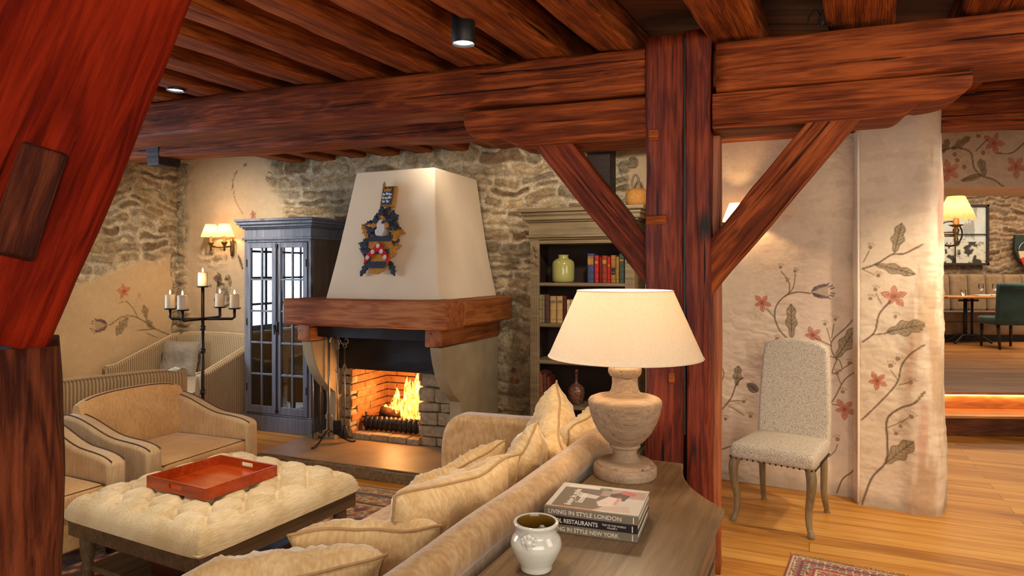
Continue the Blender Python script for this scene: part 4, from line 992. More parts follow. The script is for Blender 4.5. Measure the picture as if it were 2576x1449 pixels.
for k in range(62):
    a = 2*pi*k/31+rnd.uniform(-.1, .1); inner = k >= 31; aw = math.atan2(sin(a), cos(a))
    if -2.15 < aw < -1.0: continue
    sc2 = .72 if inner else 1.0
    ex, ez = (.130+rnd.uniform(-.015, .02))*sc2, (.180+rnd.uniform(-.02, .03))*sc2
    x, z = ex*cos(a), .290+ez*sin(a); dirn = a+(-1 if k % 2 else 1)*rnd.uniform(.5, 1.3)
    m_ = M['navy'] if (rnd.random() < (.78 if x < .02 else .34)) else M['gold']; d0 = (rnd.uniform(.022, .05) if z > .36 else rnd.uniform(.0, .012)) if inner else rnd.uniform(.004, .03)
    crest('mantling_leaf', m_, lambda bm: E_(bm, leaf_poly(x-.04*cos(dirn), z-.04*sin(dirn), dirn, rnd.uniform(.095, .14), rnd.uniform(.034, .05)), d0, d0+.028), .006)
for sg in (-1, 1): crest('mantling_tip', M['navy'], lambda bm: E_(bm, leaf_poly(.10*sg, .10, radians(-90+25*sg), .13, .04), .0, .03), .005)
crest('plume', M['navy'], lambda bm: (E_(bm, leaf_poly(-.01, .42, radians(95), .13, .05), .03, .07), E_(bm, leaf_poly(.03, .42, radians(60), .11, .04), .02, .05)), .008)
crest('banner_pole', M['gold'], lambda bm: E_(bm, [(-.062, .50), (-.050, .50), (-.050, .735), (-.045, .745), (-.055, .775), (-.066, .745), (-.062, .735)], .01, .03), .001)
crest('banner', M['gold'], lambda bm: E_(bm, [(-.052, .555), (.072, .545), (.072, .725), (-.052, .725)], .012, .040), .001)
crest('banner_field', M['cblue'], lambda bm: E_(bm, [(-.046, .565), (.052, .565), (.052, .718), (-.046, .718)], .041, .046), .001)
crest('banner_crown', M['gold'], lambda bm: E_(bm, [(-.028, .675), (.034, .675), (.040, .705), (.020, .692), (.004, .71), (-.014, .692), (-.034, .705)], .047, .055), .001)
crest('banner_beasts', M['whitep'], lambda bm: [E_(bm, [(x_, z_), (x_+.022, z_+.003), (x_+.026, z_+.018), (x_+.016, z_+.012), (x_+.006, z_+.022), (x_-.006, z_+.016), (x_+.002, z_+.010)], .047, .055) for (x_, z_) in ((-.036, .642), (-.004, .646), (.024, .640), (-.036, .612), (-.006, .608), (.022, .613), (-.03, .580), (.008, .580))], .001)
crest('banner_foot', M['gold'], lambda bm: E_(bm, [(-.05, .50), (.062, .50), (.062, .535), (-.05, .54)], .012, .034), .001)
crest('banner_foot_stripe', M['whitep'], lambda bm: [E_(bm, [(x_, .505), (x_+.008, .505), (x_+.008, .532), (x_, .532)], .035, .038) for x_ in (-.04, -.02, .0)], .001)

# ------------------------------------------------------------------ glazed cabinet
cb = thing('display_cabinet', 'tall grey-blue cabinet with two glazed doors left of the fireplace', 'cabinet', W(-.40, 0), AU)
hw_, dp = .40, .47
bm = B(); box(bm, -hw_, -hw_+.03, -dp+.03, -.0, .17, 1.86); box(bm, hw_-.03, hw_, -dp+.03, 0, .17, 1.86); obj('side_panel', bm, M['cabside'], cb, bevel=.004)
bm = B(); box(bm, -hw_+.03, hw_-.03, -.02, 0, .17, 1.86); obj('back_panel', bm, M['cabside'], cb)
bm = B(); box(bm, -hw_-.015, hw_+.015, -dp-.005, 0, 0, .15); box(bm, -hw_-.008, hw_+.008, -dp+.0, 0, .15, .17); obj('plinth', bm, M['cab'], cb, bevel=.006)
bm = B()
for (e, z0, z1) in ((.0, 1.86, 1.95), (.018, 1.845, 1.868), (.015, 1.95, 1.965), (.035, 1.965, 1.99), (.055, 1.99, 2.02), (.068, 2.02, 2.045)): box(bm, -hw_-e, hw_+e, -dp-e, 0, z0, z1)
obj('cornice', bm, M['cab'], cb, bevel=.006)
bm = B(); box(bm, -hw_, -hw_+.035, -dp, -dp+.03, .17, 1.86); box(bm, hw_-.035, hw_, -dp, -dp+.03, .17, 1.86); box(bm, -hw_, hw_, -dp, -dp+.03, 1.82, 1.86); obj('face_frame', bm, M['cab'], cb, bevel=.003)
for k, z in enumerate((.50, .82, 1.14, 1.46)):
    bm = B(); box(bm, -hw_+.03, hw_-.03, -dp+.05, -.02, z, z+.02); obj('shelf', bm, M['cabside'], cb)
for sg in (-1, 1):
    x0, x1 = (-hw_+.036, -.003) if sg < 0 else (.003, hw_-.036)
    bm = B(); z0, z1 = .175, 1.815; s = .05; y0, y1 = -dp-.012, -dp+.018
    box(bm, x0, x0+s, y0, y1, z0, z1); box(bm, x1-s, x1, y0, y1, z0, z1); box(bm, x0+s, x1-s, y0, y1, z1-s, z1); box(bm, x0+s, x1-s, y0, y1, z0, z0+.07)
    d = obj('door', bm, M['cab'], cb, bevel=.004)
    bm = B(); xm = (x0+x1)/2; box(bm, xm-.009, xm+.009, y0+.006, y1-.004, z0+.07, z1-s)
    for k in range(1, 5): zz_ = z0+.07+(z1-s-z0-.07)*k/5; box(bm, x0+s, x1-s, y0+.006, y1-.004, zz_-.009, zz_+.009)
    obj('glazing_bar', bm, M['cab'], d, bevel=.003)
    bm = B(); box(bm, x0+s, x1-s, -dp+.004, -dp+.007, z0+.07, z1-s); obj('glass_pane', bm, M['glass'], d)
    for zz_ in (.42, 1.05, 1.62):
        bm = B(); xh = x0-.006 if sg < 0 else x1+.006; tube(bm, [(xh+.014*sg*-1, y0-.004, zz_-.035), (xh+.014*sg*-1, y0-.004, zz_+.035)], .005, 6); obj('hinge', bm, M['black'], d)
bm = B(); tube(bm, [(.012, -dp-.022, .19), (.012, -dp-.022, 1.80)], .006, 8); box(bm, -.004, .028, -dp-.03, -dp-.012, .96, 1.06); tube(bm, [(-.002, -dp-.04, 1.03), (.01, -dp-.045, .94)], .007, 6); box(bm, 0, .024, -dp-.03, -dp-.012, .19, .22); box(bm, 0, .024, -dp-.03, -dp-.012, 1.77, 1.80)
obj('lock_bolt', bm, M['iron'], cb, smooth=False)
# folded linens and books inside, half hidden by the reflections
for k, (x, z, m_, lab) in enumerate(((-.2, .52, S(150,170,190), 'folded pale blue linen on the second shelf of the glazed cabinet, left'), (.15, .52, S(170,160,140), 'folded beige linen on the second shelf of the glazed cabinet, right'), (-.14, .84, S(150,172,196), 'folded pale blue linen on the middle shelf of the glazed cabinet'))):
    bm = B()
    for i in range(3): rbox(bm, x-.13, x+.13, -.36, -.12, z+.001+i*.035, z+.034+i*.035, .014, 3)
    o = obj('folded_linen', bm, plain('linen%d' % k, m_, .9), smooth=True); o.matrix_world = frame(-.40, 0); tag(o, lab, 'linen', 'linens in the glazed cabinet')

# ------------------------------------------------------------------ bookcase
x0b, x1b = 2.16, 3.02; BX = (x0b+x1b)/2; bw = (x1b-x0b)/2
bc = thing('bookcase', 'tall open bookcase in greyish green-brown paint with heavy cornice right of the fireplace', 'bookcase', W(BX, 0), AU)
bm = B(); box(bm, -bw, -bw+.025, -.385, -.02, .10, 1.86); box(bm, bw-.025, bw, -.385, -.02, .10, 1.86); obj('side_panel', bm, M['bcase'], bc, bevel=.003)
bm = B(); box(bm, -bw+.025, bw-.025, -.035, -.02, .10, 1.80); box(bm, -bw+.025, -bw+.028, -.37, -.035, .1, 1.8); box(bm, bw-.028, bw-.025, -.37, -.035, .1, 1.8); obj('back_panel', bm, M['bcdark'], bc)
for sg in (-1, 1):
    bm = B(); xa, xb = (-bw, -bw+.075) if sg < 0 else (bw-.075, bw)
    box(bm, xa, xb, -.405, -.385, .10, 1.80)
    for k in range(4): xx = xa+.016+k*.0145; tube(bm, [(xx, -.406, .25), (xx, -.406, 1.50)], .0045, 6)
    obj('pilaster', bm, M['bcase'], bc)
    bm = B(); xx = (xa+xb)/2; rnd = random.Random(3)
    for k in range(7): tube(bm, spline([(xx+sin(k*2.4)*.012, -.407, 1.76-k*.024), (xx+sin(k*2.4)*.026, -.425, 1.745-k*.024), (xx+sin(k*2.4)*.03, -.41, 1.73-k*.024)], 4), [.008-.0006*k]*9, 6)
    lathe(bm, [(.0, 1.60), (.012, 1.62), (.014, 1.64), (.0, 1.66)], 8, c=(xx, -.41, 0))
    obj('carved_bracket', bm, M['bcase'], bc, smooth=True)
bm = B(); box(bm, -bw+.03, bw-.03, -.395, -.02, 1.765, 1.80)
for (e, z0, z1) in ((.01, 1.80, 1.815), (.03, 1.815, 1.835), (.012, 1.835, 1.94), (.03, 1.94, 1.955), (.05, 1.955, 1.985), (.06, 1.995, 2.02), (.085, 2.02, 2.05), (.05, 1.985, 1.995)): box(bm, -bw-e, bw+e, -.405-e, -.02, z0, z1)
obj('cornice', bm, M['bcase'], bc, bevel=.005)
bm = B(); box(bm, -bw-.01, bw+.01, -.415, -.02, 0, .10); obj('plinth', bm, M['bcase'], bc, bevel=.005)
shz = (.15, .456, .815, 1.116, 1.45)
for z in shz:
    bm = B(); box(bm, -bw+.028, bw-.028, -.385, -.036, z-.03, z-.002); box(bm, -bw+.028, bw-.028, -.392, -.385, z-.024, z-.008); obj('shelf', bm, M['bcase'], bc, bevel=.003)
def book(name, label, x, z, wd, hh, dd, colr, lean=0, bands=0, group=None, gold=None):
    t = thing('book', label, 'book', W(BX, 0, z)+Matrix.Rotation(AU, 3, 'Z') @ Vector((x, -.31, 0)), AU, group)
    t.rotation_euler = (0, lean, AU)
    bm = B()
    if wd > .012:
        box(bm, 0, .0025, 0, dd, 0, hh); box(bm, wd-.0025, wd, 0, dd, 0, hh)
    rings = []
    for zz_ in (0, hh): rings.append([(0, .006, zz_), (wd*.12, 0, zz_), (wd*.5, -.003, zz_), (wd*.88, 0, zz_), (wd, .006, zz_), (wd*.5, .008, zz_)])
    loft(bm, rings)
    for k in range(bands): zz_ = hh*(.15+.7*k/max(1, bands-1)); box(bm, .001, wd-.001, -.005, .003, zz_-.003, zz_+.003)
    obj('cover', bm, plain('cover', colr, .6, 0, .4, .15, 50), t, bevel=.001)
    bm = B(); box(bm, .003, wd-.003, .008, dd-.004, .004, hh-.004); obj('pages', bm, M['paper'], t)
    if gold: bm = B(); box(bm, .003, wd-.003, -.0048, -.0028, hh*gold[0], hh*gold[1]); obj('spine_label', bm, gold[2] if len(gold) > 2 else M['gold'], t)
    return t
lx = lambda px: ab_x(px)
def ab_x(px, b=.31):
    k = (px-CX)/FPX
    a = (k*(R0[1]+b*NY)-R0[0]-b*NX)/(UX-k*UY); return a-BX
M['inklabel'] = plain('ink_label', S(40,36,40), .6)
row1 = [(1478, 1494, 638, S(70,82,124), 'blue clothbound', (.6, .9)), (1496, 1506, 643, S(196,44,40), 'bright red', (.7, .8)), (1508, 1514, 648, S(120,34,30), 'thin dark red', None), (1515, 1527, 643, S(158,62,40), 'russet leather', (.7, .85)), (1528, 1535, 646, S(190,40,36), 'thin scarlet', (.6, .7)),
        (1537, 1549, 642, S(176,120,60), 'black-labelled tan leather', (.3, .55, M['inklabel'])), (1550, 1557, 646, S(170,140,70), 'gilt-spined narrow', (.3, .5)), (1558, 1570, 638, S(74,92,74), 'green cloth', (.75, .8)), (1572, 1580, 652, S(84,52,40), 'brown', None), (1582, 1589, 656, S(96,72,56), 'pale brown', (.8, .9))]
for (a_, b_, yt, c_, nm, gd) in row1:
    xa, xb = ab_x(a_), ab_x(b_); xa = min(xa, bw-.035); xb = min(xb, bw-.028)
    Yb = W(BX+xa, .31).y; book('book', '%s book on the top bookcase shelf, right of the green jar' % nm, xa, 1.45, xb-xa-.001, (EYE-(yt-CY)*Yb/FPX)-1.45, .16, c_, 0, 4, 'books on the top shelf', gd)
bk = book('book', 'small dark book leaning at the far left of the top shelf', ab_x(1345), 1.45, .02, .12, .14, S(74,48,40), -.12, 0, 'books on the top shelf')
row2 = [(1339, 1351, 741, S(164,150,86), 'olive yellow', None), (1352, 1360, 746, S(60,36,30), 'black-brown with a yellow band', (.6, .75)), (1361, 1370, 742, S(138,124,104), 'grey cloth', None), (1371, 1382, 742, S(96,66,54), 'thick brown', None), (1384, 1399, 745, S(196,158,104), 'tan vellum, left one of the matching pair,', (.75, .85, M['bcase'])), (1401, 1415, 745, S(202,162,108), 'tan vellum, right one of the matching pair,', (.75, .85, M['bcase'])),
        (1417, 1424, 744, S(92,40,34), 'dark maroon', None), (1426, 1434, 754, S(214,196,148), 'cream', None), (1435, 1443, 754, S(196,178,120), 'yellowed cream', None), (1444, 1452, 756, S(222,206,166), 'ivory', None), (1453, 1463, 752, S(110,70,50), 'half-hidden brown', None)]
for (a_, b_, yt, c_, nm, gd) in row2:
    xa, xb = ab_x(a_), ab_x(b_); Yb = W(BX+xa, .31).y
    book('book', '%s book on the second bookcase shelf' % nm.replace(' the matching', ' a'), max(xa, -bw+.03), 1.116, xb-xa-.001, (EYE-(yt-CY)*Yb/FPX)-1.116, .17, c_, 0, 3, 'books on the second shelf', gd)
row3 = [(1340, 1347, 934, S(182,88,56), 'terracotta'), (1348, 1356, 942, S(176,120,76), 'tan'), (1357, 1366, 946, S(150,100,64), 'worn brown'), (1367, 1377, 938, S(110,70,52), 'ribbed dark leather'), (1378, 1384, 948, S(130,60,40), 'thin rust')]
for (a_, b_, yt, c_, nm) in row3:
    xa, xb = ab_x(a_), ab_x(b_); Yb = W(BX+xa, .31).y
    book('book', '%s book leaning slightly on the lower shelf of the bookcase' % nm, max(xa, -bw+.05), .456, xb-xa-.001, (EYE-(yt-CY)*Yb/FPX)-.456, .17, c_, -.05, 4, 'books on the lower shelf')
# jar
j = bpy.data.objects; c = W(BX+ab_x(1417, .24), .24, 1.45)
bm = B(); lathe(bm, [(0, 0), (.078, .0), (.090, .012), (.094, .04), (.094, .15), (.088, .172), (.068, .19), (.046, .198), (.042, .205), (.042, .222), (.047, .228), (.040, .228), (.036, .20), (0, .19)], 36)
o = obj('jar', bm, M['green_cer'], smooth=True, loc=c); tag(o, 'pale yellow-green glazed jar with a short neck on the top shelf of the bookcase', 'jar')
# decanter
M['decant'] = plain('mercury_glass', S(150,110,92), .15, .5, .8, .5, 60, .4)
c = W(BX+ab_x(1450, .26), .26, .456)
dt = thing('decanter', 'rounded glass decanter with a tall neck on the lower shelf of the bookcase', 'decanter', c)
bm = B(); lathe(bm, [(0, 0), (.045, 0), (.05, .008), (.052, .02), (.066, .06), (.070, .10), (.064, .13), (.04, .155), (.018, .17), (.014, .19), (.014, .245), (.022, .25), (.012, .252)], 28); obj('bottle', bm, M['decant'], dt, smooth=True)
bm = B(); lathe(bm, [(0, .252), (.012, .254), (.018, .27), (.010, .285), (0, .288)], 16); obj('stopper', bm, M['decant'], dt, smooth=True)
# woven hamper hung high behind the post
M['wicker'] = plain('wicker', S(196,138,66), .7, 0, .3, .2, 80, .6)
bk = thing('wicker_basket', 'golden woven basket with looped handle standing at the right end of the bookcase top', 'basket', W(3.0, .22, 2.05), AU)
bm = B(); lathe(bm, [(0, 0), (.07, 0), (.09, .05), (.085, .12), (.06, .15), (.055, .15), (.07, .10), (0, .02)], 24, flute=(12, .03)); obj('body', bm, M['wicker'], bk, smooth=True)
bm = B(); tube(bm, spline([(-.03, 0, .13), (-.04, 0, .20), (-.02, 0, .26), (.01, 0, .24), (.02, 0, .15)], 6), .009, 8); obj('handle', bm, M['bcase'], bk, smooth=True)
M['tanpanel'] = wood('tan_panel', S(140,92,50), S(176,124,72), S(196,146,92), 2, 1, .6, .2, .3)
bm = B(); box(bm, .0, .08, -.28, 0, 0, 1.98); o = obj('wood_panel', bm, M['tanpanel'], bevel=.006); o.matrix_world = frame(3.115, .03); tag(o, 'tan wooden panel standing between the bookcase and the upright post', 'panel')

# ------------------------------------------------------------------ wall sconces
def shade_bm(r0, r1, h, z, c=(0, 0), n=26, wave=0):
    bm = B(); rings = []; seg = n*4
    for k in range(6):
        t = k/5; r = r0+(r1-r0)*t; rings.append([((r*(1+.035*cos(n*2*pi*i/seg)))*cos(2*pi*i/seg)+c[0], (r*(1+.035*cos(n*2*pi*i/seg)))*sin(2*pi*i/seg)+c[1], z+h*t-(wave*(.5+.5*cos(13*2*pi*i/seg)) if k == 0 else 0)) for i in range(seg)])
    loft(bm, rings, cap=False); return bm
sc_ = thing('wall_sconce', 'double candle-arm wall sconce with two pleated cream shades on the plaster left of the cabinet', 'wall sconce', W(-1.47, -.05, 1.81), AU)
bm = B(); lathe(bm, [(0, -.12), (.018, -.10), (.024, -.03), (.020, .02), (.026, .05), (.012, .08), (0, .09)], 16, c=(.03, -.03, 0)); obj('backplate', bm, M['brass'], sc_, smooth=True)
for x in (-.17, .02):
    bm = B(); tube(bm, [(.03, -.03, 0), (.0+x*.6, -.10, -.01), (x, -.13, 0)], .009, 8); obj('arm', bm, M['brass'], sc_, smooth=True)
    bm = B(); lathe(bm, [(.0, -.06), (.010, -.05), (.012, 0), (.03, .03), (.036, .045), (.014, .048), (.014, .11), (.008, .115)], 16, c=(x, -.13, 0)); obj('candle_cup', bm, M['brass'], sc_, smooth=True)
    o = obj('shade', shade_bm(.100, .052, .135, .10, (x, -.13)), M['pleat'], sc_, smooth=True)
    point('sconce_bulb', W(-1.47, -.05, 1.81)+Matrix.Rotation(AU, 3, 'Z') @ Vector((x, -.13, .16)), 2.3, (1, .66, .34), .02)
# right sconce
RA = radians(-28); sp = Vector((PW0[0]+.20*DR[0], PW0[1]+.20*DR[1], 1.86))
k_ = (1862-CX)/FPX; t_ = (k_*PW0[1]-PW0[0])/(DR[0]-k_*DR[1]); sp = Vector((PW0[0]+(t_-.05)*DR[0], PW0[1]+(t_-.05)*DR[1], 1.86))
rs = thing('wall_sconce', 'single lit wall sconce on the painted wall, half hidden by the right diagonal brace', 'wall sconce', sp, RA)
bm = B(); box(bm, -.03, .03, -.05, .0, -.03, .05); tube(bm, [(0, -.03, .0), (0.03, -.08, -.03), (.04, -.13, .0)], .008, 8); obj('arm', bm, M['brass'], rs, bevel=.004)
bm = B(); box(bm, -.12, -.05, -.055, 0.01, -.01, .06); obj('switch_box', bm, M['dark_timber'], rs, bevel=.004)
bm = B(); lathe(bm, [(.0, -.02), (.03, .02), (.013, .025), (.013, .07)], 14, c=(.04, -.13, 0)); obj('candle_cup', bm, M['brass'], rs, smooth=True)
obj('shade', shade_bm(.09, .042, .13, .04, (.04, -.13)), M['pleat'], rs, smooth=True)
point('sconce_bulb', sp+Matrix.Rotation(RA, 3, 'Z') @ Vector((.04, -.13, .09)), 8, (1, .66, .32), .012)
# passage lamp
ps = Vector((3.56, 5.72, 1.86))
pl_ = thing('wall_lamp', 'brass wall lamp with scalloped pleated shade in the opening to the dining room', 'wall lamp', ps)
lc = Vector(((2405-CX)/FPX*5.6-ps.x, 5.6-ps.y, 0))
bm = B(); box(bm, -.02, .02, -.06, .06, -.10, .10); obj('backplate', bm, M['brass'], pl_, bevel=.006)
bm = B(); tube(bm, [(0, 0, -.02), (lc.x, lc.y, -.02)], .008, 8); tube(bm, [(0, 0, .01), (lc.x, lc.y, .01)], .006, 8); obj('arm', bm, M['brass'], pl_, smooth=True)
bm = B(); lathe(bm, [(0, -.10), (.012, -.09), (.018, -.05), (.012, -.03), (.02, 0), (.026, .03), (.012, .05), (.05, .065), (.055, .072), (.022, .075), (.022, .15)], 20, c=(lc.x, lc.y, 0)); obj('candle_cup', bm, M['brass'], pl_, smooth=True)
obj('shade', shade_bm(.140, .062, .185, .125, (lc.x, lc.y), 22, .018), M['pleat'], pl_, smooth=True)
point('lamp_bulb', ps+lc+Vector((0, 0, .2)), 2.6, (1, .66, .34), .02)
bm = B(); tube(bm, [(lc.x-.02+.105*cos(a), lc.y+.05, .0+.105*sin(a)) for a in np.linspace(0, 2*pi, 41)[:-1]], .007, 8, closed=True); obj('iron_ring', bm, M['black'], pl_, smooth=True)

# ------------------------------------------------------------------ floor candelabra
cp = Vector(((510-CX)/FPX*5.22, 5.22, 0))
cn = thing('floor_candelabra', 'tall black iron floor candelabra with crossed arms and a raised centre plate', 'candelabra', cp)
bm = B(); tube(bm, [(0, 0, .03), (0, 0, 1.42)], .013, 8)
for z in (.60, .92, 1.10): lathe(bm, [(.013, z-.02), (.022, z-.015), (.018, z), (.022, z+.015), (.013, z+.02)], 10)
obj('pole', bm, M['iron'], cn, smooth=True)
for k in range(3): a = 2*pi*k/3+.5; bm = B(); tube(bm, spline([(0, 0, .10), (.10*cos(a), .10*sin(a), .08), (.2*cos(a), .2*sin(a), .012), (.24*cos(a), .24*sin(a), .012)], 6), .011, 8); obj('foot', bm, M['iron'], cn, smooth=True)
tips = [(-.245, -.02), (.24, .02), (-.06, -.20), (.046, .20)]
for (x, y) in tips:
    bm = B(); tube(bm, [(0, 0, 1.17), (x*.93, y*.93, 1.17), (x, y, 1.185), (x, y, 1.245)], .011, 8); obj('arm', bm, M['iron'], cn, smooth=True)
    bm = B(); lathe(bm, [(.0, 1.243), (.040, 1.245), (.050, 1.256), (.046, 1.256), (.0, 1.25)], 20, c=(x, y, 0)); obj('drip_plate', bm, M['iron'], cn, smooth=True)
bm = B(); lathe(bm, [(.0, 1.415), (.040, 1.417), (.050, 1.428), (.046, 1.428), (.0, 1.422)], 20); obj('drip_plate', bm, M['iron'], cn, smooth=True)
def candle(x, y, z, label):
    t = thing('pillar_candle', label, 'candle', cp+Vector((x, y, z)), 0, 'candles on the floor candelabra')
    bm = B(); lathe(bm, [(0, 0), (.034, 0), (.035, .005), (.035, .108), (.031, .113), (.018, .106), (0, .106)], 22); obj('wax', bm, M['wax'], t, smooth=True)
    bm = B(); tube(bm, [(0, 0, .105), (0, 0, .118)], .0018, 6); obj('wick', bm, M['black'], t)
    bm = B(); lathe(bm, [(0, .112), (.005, .117), (.0065, .124), (.0045, .136), (.0, .150)], 10); obj('flame', bm, M['flame'], t, smooth=True)
for (x, y), lab in zip(tips, ('lit ivory pillar candle on the outer left arm of the iron candelabra', 'lit ivory pillar candle on the outer right arm of the iron candelabra', 'lit ivory pillar candle on the inner left arm of the iron candelabra', 'lit ivory pillar candle on the inner right arm of the iron candelabra')): candle(x, y, 1.2505, lab)
candle(0, 0, 1.4225, 'lit ivory pillar candle on the raised centre plate of the iron candelabra')
point('candle_glow', cp+Vector((0, -.05, 1.50)), 2.2, (1, .55, .2), .08)

# ------------------------------------------------------------------ armchairs and settees
def seat_piece(name, label, cat, loc, rz, w, d, hb, hf, at=.11, seat=.42, m=None, mo=None, pipe=None, scurve=True, arch=.03, flare=.0, group=None, bt=.12):
    """front toward local -y; sloping arms; arched back"""
    t = thing(name, label, cat, loc, rz, group); iw = w-2*at
    for sx in (-1, 1):
        xa = sx*(w/2-at/2)
        if scurve:
            top = bez((d/2-.02, hb-.085), (d/2-.22, hb-.08), (.04, hf+.02), (-.14, hf+.01), 10)+bez((-.16, hf+.01), (-.24, hf), (-d/2+.06, hf), (-d/2+.0, hf-.03), 5)[1:]
        else: top = [(d/2-.02, hb-.01), (d/2-.10, hb-.01), (-d/2+.16, hf+.02), (-d/2+.12, hf+.004), (-d/2+.02, hf)]
        poly = [(d/2-.02, .08)]+top+[(-d/2, .08)]
        bm = B(); prism(bm, poly, xa-at/2, xa+at/2, 'x'); 
        a_ = obj('arm', bm, mo or m, t, bevel=.028, seg=4)
        bm = B(); xi = xa-sx*(at/2-.004); tube(bm, [(xi+sx*.018, y, z+.002) for y, z in top], .0035 if scurve else .009, 6); obj('piping', bm, M[pipe], a_)
        if scurve: bm = B(); xo = xa+sx*(at/2-.018); tube(bm, [(xo, y, z+.002) for y, z in top], .0035, 6); obj('piping', bm, M[pipe], a_)
    rings = []
    n = 15
    for i in range(n):
        u_ = -1+2*i/(n-1); x = u_*(w/2-at*.55); zt_ = hb+arch*(1-u_**2)-.03*abs(u_)**6; yb = -.03*(abs(u_)**3) if scurve else 0
        rings.append([(x, d/2-bt+yb, seat-.06), (x, d/2-bt+.02+yb, seat+.18), (x, d/2-bt+.045+yb, zt_-.03), (x, d/2-bt+.06+yb, zt_-.008), (x, d/2-.045+yb, zt_), (x, d/2-.012+yb, zt_-.012), (x, d/2+yb, zt_-.05), (x, d/2-.01, .10)])
    bm = B(); loft(bm, rings); bk_ = obj('backrest', bm, m, t, bevel=.006, seg=2)
    bm = B(); tube(bm, [r_[3 if scurve else 4] for r_ in rings[1:-1]], .004 if scurve else .012, 6); obj('piping', bm, M[pipe], bk_)
    bm = B(); box(bm, -iw/2-.01, iw/2+.01, -d/2+.03, d/2-.03, .10, seat-.13); obj('seat_base', bm, m, t, bevel=.015, seg=3)
    bm = B(); rbox(bm, -iw/2+.004, iw/2-.004, -d/2-.0, d/2-bt, seat-.13, seat-.01, .03, 4, puff=.02, cuts=4); cu = obj('seat_cushion', bm, m, t, smooth=True)
    bm = B(); z = seat-.016; tube(bm, [(-iw/2+.012, d/2-bt-.01, z), (-iw/2+.008, -d/2+.012, z), (iw/2-.008, -d/2+.012, z), (iw/2-.012, d/2-bt-.01, z)], .004, 6)
    tube(bm, [(-iw/2+.01, -d/2+.006, seat-.12), (iw/2-.01, -d/2+.006, seat-.12)], .004, 6); obj('piping', bm, M[pipe], cu)
    for sx in (-1, 1):
        for sy in (-1, 1): bm = B(); box(bm, sx*(w/2-.05)-.022, sx*(w/2-.05)+.022, sy*(d/2-.06)-.022, sy*(d/2-.06)+.022, 0, .09); obj('leg', bm, M['dark_timber'], t, bevel=.004)
    return t
ac = dict(w=.88, d=.74, hb=.755, hf=.545, m=M['seat1'], mo=M['seat1_daylit'], pipe='piping', group='cream armchairs by the ottoman', arch=.02)
seat_piece('armchair', 'cream upholstered armchair with swept arms, fully in view before the candelabra', 'armchair', (-2.255, 4.34, 0), radians(68.5), **ac)
seat_piece('armchair', 'cream upholstered armchair half hidden by the dark post at the left edge', 'armchair', (-2.64, 3.44, 0), radians(64), **ac)
s1 = seat_piece('settee', 'striped settee seen from its tall flat back, behind the two armchairs', 'settee', (-3.34, 4.93, 0), radians(234), 1.50, .72, .77, .60, .10, .42, M['stripe'], M['stripe_side'], 'cream_piping', False, .0) if False else None
def backpt(p, q, wd, d):
    p, q = Vector(p), Vector(q); dr = (q-p).normalized(); nrm_ = Vector((-dr.y, dr.x)); c = q-dr*(wd/2)+nrm_*(d/2); ang = math.atan2(dr.y, dr.x); return (c.x, c.y, 0), ang+pi
c_, a_ = backpt((-3.19, 4.67), (-2.615, 5.42), 1.6, .68)
seat_piece('settee', 'striped cream settee with its long back turned to the room, behind the two armchairs', 'settee', c_, a_, 1.6, .68, .765, .60, .09, .42, M['stripe'], M['stripe_side'], 'cream_piping', False, .0)
seat_piece('settee', 'striped cream two-seat settee facing the room under the double wall sconce', 'settee', W(-1.52, .50), AU, 1.32, .92, .86, .60, .085, .44, M['stripe'], M['stripe_side'], 'cream_piping', False, .02)

def cushion(name, label, mat_world, w, h, th, m, seed=0, pipe=None, group=None, cat='cushion', slump=.0):
    """scatter cushion in its own x-y plane, plump in z, pointed corners"""
    n = 36; bm = B(); V = {}
    for s_ in (1, -1):
        for i in range(n+1):
            for j in range(n+1):
                if s_ < 0 and (i in (0, n) or j in (0, n)): V[(s_, i, j)] = V[(1, i, j)]; continue
                u_, v_ = -1+2*i/n, -1+2*j/n
                cx_ = u_*(1-.075*(1-v_*v_)*abs(u_)**2); cy_ = v_*(1-.075*(1-u_*u_)*abs(v_)**2)
                e = max(0, (1-u_**4)*(1-v_**4)); pr_ = (e**.55)
                wr_ = mn.noise(Vector((u_*2.2+seed, v_*2.2, s_)))*.22+mn.noise(Vector((u_*5+seed, v_*3.5, s_*3)))*.10*abs(max(abs(u_), abs(v_)))
                rg = 1-abs(mn.noise(Vector((u_*3.4+seed*3, v_*2.6, s_*2))))*2; fold = .10*sin((u_+v_)*5+seed)*(abs(u_*v_))+.26*max(0, rg)**5*max(abs(u_), abs(v_))
                z = s_*th/2*pr_*(1+wr_+fold)
                x, y = cx_*w/2, cy_*h/2; z += slump*(u_*u_-.3)*th+mn.noise(Vector((u_*1.3+seed*2, v_*1.3, 0)))*th*.22
                V[(s_, i, j)] = bm.verts.new((x, y, z))
    for s_ in (1, -1):
        for i in range(n):
            for j in range(n):
                q = [V[(s_, i, j)], V[(s_, i+1, j)], V[(s_, i+1, j+1)], V[(s_, i, j+1)]]
                bm.faces.new(q if s_ > 0 else q[::-1])
    rim = [V[(1, i, 0)].co.copy() for i in range(n)]+[V[(1, n, j)].co.copy() for j in range(n)]+[V[(1, n-i, n)].co.copy() for i in range(n)]+[V[(1, 0, n-j)].co.copy() for j in range(n)]
    o = obj(name, bm, m, smooth=True); o.matrix_world = mat_world; tag(o, label, cat, group)
    if pipe: bm = B(); tube(bm, rim, .0045, 6, closed=True); obj('piping', bm, pipe, o, smooth=True)
    return o
cushion('throw_pillow', 'square grey-beige pillow leaning on the back of the far striped settee', frame(-1.84, .30, .61) @ Matrix.Rotation(.1, 4, 'Z') @ Matrix.Rotation(radians(74), 4, 'X'), .46, .40, .15, M['pillow'], 3, M['pillow'], None, 'pillow')

